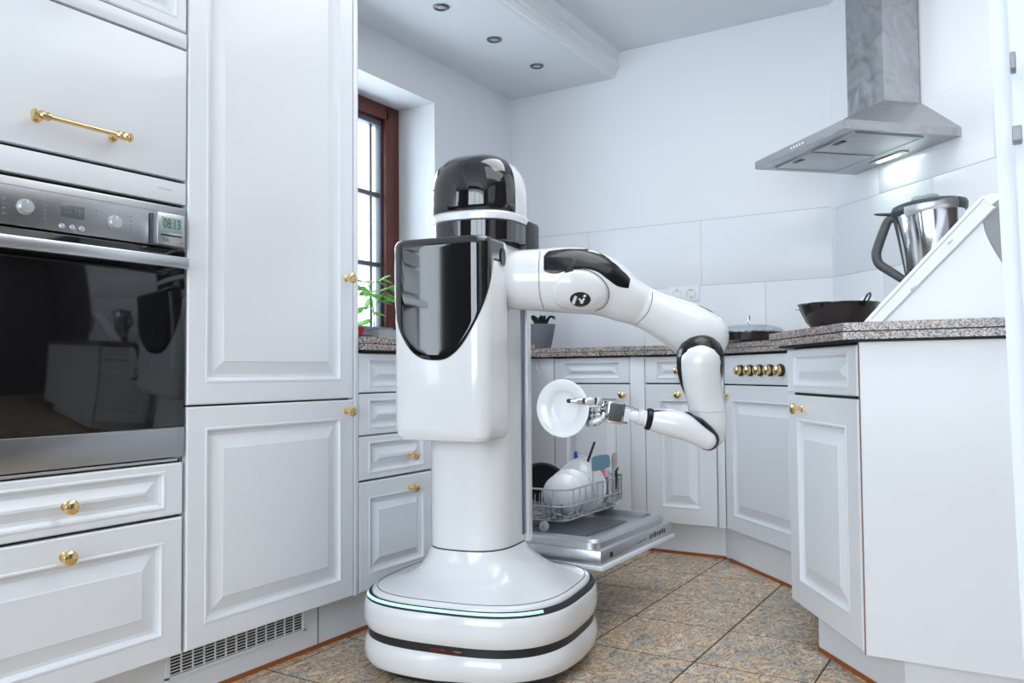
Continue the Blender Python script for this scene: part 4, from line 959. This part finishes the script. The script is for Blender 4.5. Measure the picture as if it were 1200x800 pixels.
obj('lid_clamp', b.rings(R), MATS['satin_aluminium'], jg, .6)
# dark wok and lid
wk = thing('wok', 'glossy black wok standing on the end worktop', 'pan', tuple(W(982, 354, 2.50)-Vector((0, 0, .1))))
wk.location.z = .9125; zt2 = .098; wk.scale = (1, 1, .84)
b = B().lathe([(.0001, 0), (.055, 0), (.070, .006), (.092, .035), (.109, .080), (.113, .096), (.1165, .098), (.1165, .101), (.111, .100), (.106, .082), (.088, .037), (.066, .010), (.0001, .004)], None, 56)
obj('wok_body', b, mat('black_enamel', (.018, .017, .018), .13, coat=.5), wk, .6)
hh = B().tube([(.062, .020, .098), (.070, .025, .112), (.078, .030, .132), (.086, .028, .137), (.088, .022, .128), (.083, .015, .110), (.078, .010, .098)], .0032, 10, 'round'); obj('loop_handle', hh, BLACKP, wk, .8)
obj('side_lug', B().tube([(-.112, -.01, .086), (-.121, -.008, .086), (-.121, .006, .086), (-.112, .008, .086)], .0022, 8, 'round'), STEEL, wk, .8)
gj = thing('glass_lid', 'small glass lid standing on edge behind the wok, next to the food processor', 'lid', tuple(W(1009, 347, 2.70)))
gj.scale = (2.4, 2.4, 2.4); gj.location.z = .979
b = B().lathe([(.0001, .012), (.016, .010), (.026, .003), (.0275, .002), (.026, -.001), (.015, .006), (.0001, .008)], None, 30); b.bm.transform(Matrix.Rotation(-.75, 4, 'Z') @ Matrix.Rotation(1.15, 4, 'X')); obj('glass_disc', b, mat('tinted_glass', (.55, .68, .66), .08, coat=.5), gj, .8)
b = B().lathe([(.0001, .024), (.007, .023), (.008, .018), (.005, .011), (.0001, .011)], None, 18); b.bm.transform(Matrix.Rotation(-.75, 4, 'Z') @ Matrix.Rotation(1.15, 4, 'X')); obj('lid_knob', b, CHROME, gj, .8)
# pan with glass lid on the hob corner
hp = W(878, 394, 3.42); hp.z = .9125
pn_ = thing('covered_pan', 'shallow black pan with clear glass lid on the hob corner', 'pan', tuple(hp))
obj('pan_body', B().lathe([(.0001, 0), (.12, 0), (.136, .010), (.142, .036), (.146, .038), (.146, .041), (.138, .040), (.132, .014), (.0001, .006)], None, 56), MATS['black_enamel'], pn_, .6)
obj('steel_rim', B().lathe([(.138, .041), (.147, .041), (.1475, .046), (.138, .046)], None, 56, False), CHROME, pn_, .6)
li = obj('lid', B().lathe([(.139, .045), (.1395, .049), (.120, .062), (.075, .073), (.0001, .077), (.0001, .074), (.075, .070), (.119, .059), (.137, .045)], None, 56, False), GLASS, pn_, .8)
obj('lid_handle', B().tube([(0, -.010, .076), (0, -.012, .086), (0, -.010, .108), (0, -.003, .114), (0, .004, .114), (0, .011, .108), (0, .013, .086), (0, .011, .076)], .0026, 8, 'round'), CHROME, li, .8)

# ================================================================== WINDOW END OF THE WORKTOP
def atX(px, py, X): d = ray(px, py); return CAM+d*(X/d.x)
def tray(name, label, y0, y1, x0, x1, z0, z1, m, cat_='tray', group=None, taper=.006):
    t = thing(name, label, cat_, ((x0+x1)/2, (y0+y1)/2, z0), 0, group); a, c, h = (x1-x0)/2, (y1-y0)/2, z1-z0
    R = [srect(0, 0, a-taper, c-taper, 8, 0, 40), srect(0, 0, a, c, 8, h, 40), srect(0, 0, a+.003, c+.003, 8, h, 40), srect(0, 0, a+.003, c+.003, 8, h-.005, 40), srect(0, 0, a-.003, c-.003, 8, h-.006, 40), srect(0, 0, a-taper-.003, c-taper-.003, 8, .004, 40)]
    obj(name+'_body', B().rings([R[0], R[1], R[2]], True, False), m, t, .5); b = B().rings([R[2], [(x*.96, y*.96, z) for x, y, z in R[2]], [(x*.92, y*.92, .006) for x, y, z in R[0]]], False, True); obj('inside', b, m, t, .5); return t
tray('seed_tray', 'dark teal plastic tray on the window worktop under the red box', 2.00, 2.215, -2.03, -1.93, .9125, .932, TEAL)
tray('storage_box', 'small red plastic box standing on the teal tray', 2.03, 2.195, -2.02, -1.95, .9325, .961, REDP, 'box')
tray('lid_tray', 'pale green lid resting on top of the red box', 2.03, 2.15, -2.01, -1.955, .9615, .970, GREENP, 'lid')
pot = tray('planter_box', 'long grey planter on the window sill holding the seedling', 2.55, 3.02, -2.62, -2.50, .9145, 1.012, POTG, 'planter')
obj('soil', B().box(-.05, .05, -.22, .22, .088, .091), mat('soil', (.05, .035, .025), .95), pot, 0)
pb = tray('plant_tub', 'translucent grey tub next to the teal tray on the worktop', 2.235, 2.40, -2.05, -1.93, .9125, .957, mat('translucent_grey', (.42, .46, .48), .3), 'tub')
# tomato seedling
pl_ = thing('tomato_seedling', 'green tomato seedling growing in the grey window planter', 'plant', (-2.55, 2.90, 1.005))
def P3(px, py, X=-2.55): return atX(px, py, X)-Vector((-2.55, 2.90, 1.005))
stem = [P3(439, 384), P3(438, 374), P3(437.5, 362), P3(436, 350), P3(434, 340), P3(431, 332)]
obj('stem', B().tube(cat(stem, 4), .003, 8), STEM, pl_, .8)
def leaf(c, d, up, L, wd, parent):
    d = d.normalized(); n = d.cross(up).normalized(); k = n.cross(d); prof = ((0, .05), (.12, .55), (.25, .85), (.33, .62), (.45, 1), (.56, .7), (.68, .72), (.82, .35), (1, .02)); R = []
    for t, ww in prof:
        m_ = c+d*(L*t)-Vector((0, 0, 1))*(L*.25*t*t); R.append([m_-n*(wd*ww), m_-n*(wd*ww*.5)+k*.003, m_+k*.0015, m_+n*(wd*ww*.5)+k*.003, m_+n*(wd*ww)])
    b = B(); b.rings(R, closed=False); b.rings([[p-k*.0008 for p in r] for r in R], closed=False); return obj('leaf', b, LEAF, parent, .9)
for (sx, sy), (ex_, ey), n_l in (((431, 333), (420, 326), 4), ((432, 334), (447, 328), 4), ((436, 346), (423, 342), 4), ((436, 345), (452, 338), 5), ((437, 352), (454, 346), 3), ((438, 360), (426, 362), 4), ((438, 358), (446, 352), 3), ((438, 372), (445, 366), 3), ((438, 374), (433, 376), 2), ((433, 338), (414, 334), 4)):
    A, C = P3(sx, sy), P3(ex_, ey)+Vector((random.uniform(-.04, .04), 0, 0)); pe = obj('twig', B().tube([A, A.lerp(C, .5)+Vector((0, 0, .006)), C], .0014, 6), STEM, pl_)
    dr_ = (C-A).normalized()
    for i in range(n_l):
        t = .35+.65*i/max(1, n_l-1); c = A.lerp(C, t); sgn = 1 if i % 2 else -1
        dd_ = dr_+Vector((random.uniform(-.7, .7), sgn*.9, random.uniform(-.5, .3))) if i < n_l-1 else dr_+Vector((.2, 0, -.3))
        leaf(c, dd_, Vector((.5, -.3, 1)), random.uniform(.05, .085), random.uniform(.018, .027), pl_)
# pot with dark plant beside the robot, in the back corner
pp = W(634, 390, 4.1); pp.z = .9125
sp2 = thing('potted_succulent', 'slate grey pot with dark strap leaves in the back corner of the worktop', 'plant', tuple(pp))
obj('pot', B().lathe([(.0001, 0), (.045, 0), (.048, .004), (.072, .118), (.072, .122), (.066, .122), (.064, .108), (.0001, .106)], None, 40), POTD, sp2, .6)
DL = mat('dark_leaf', (.03, .05, .035), .4)
for a, L in ((0, .10), (60, .09), (130, .11), (200, .10), (260, .12), (310, .1)):
    t = radians(a); b = B(); R = []
    for k in range(6):
        s_ = k/5; r = .02+L*.62*s_; z = .108+.052*sin(s_*2.3); ww = .017*(1-s_**2)+.002; c = Vector((cos(t)*r, sin(t)*r, z)); n = Vector((-sin(t), cos(t), 0)); R.append([c-n*ww+Vector((0, 0, .004)), c-Vector((0, 0, .003)), c+n*ww+Vector((0, 0, .004)), c+Vector((0, 0, .002))])
    obj('leaf', b.rings(R), DL, sp2, .8)
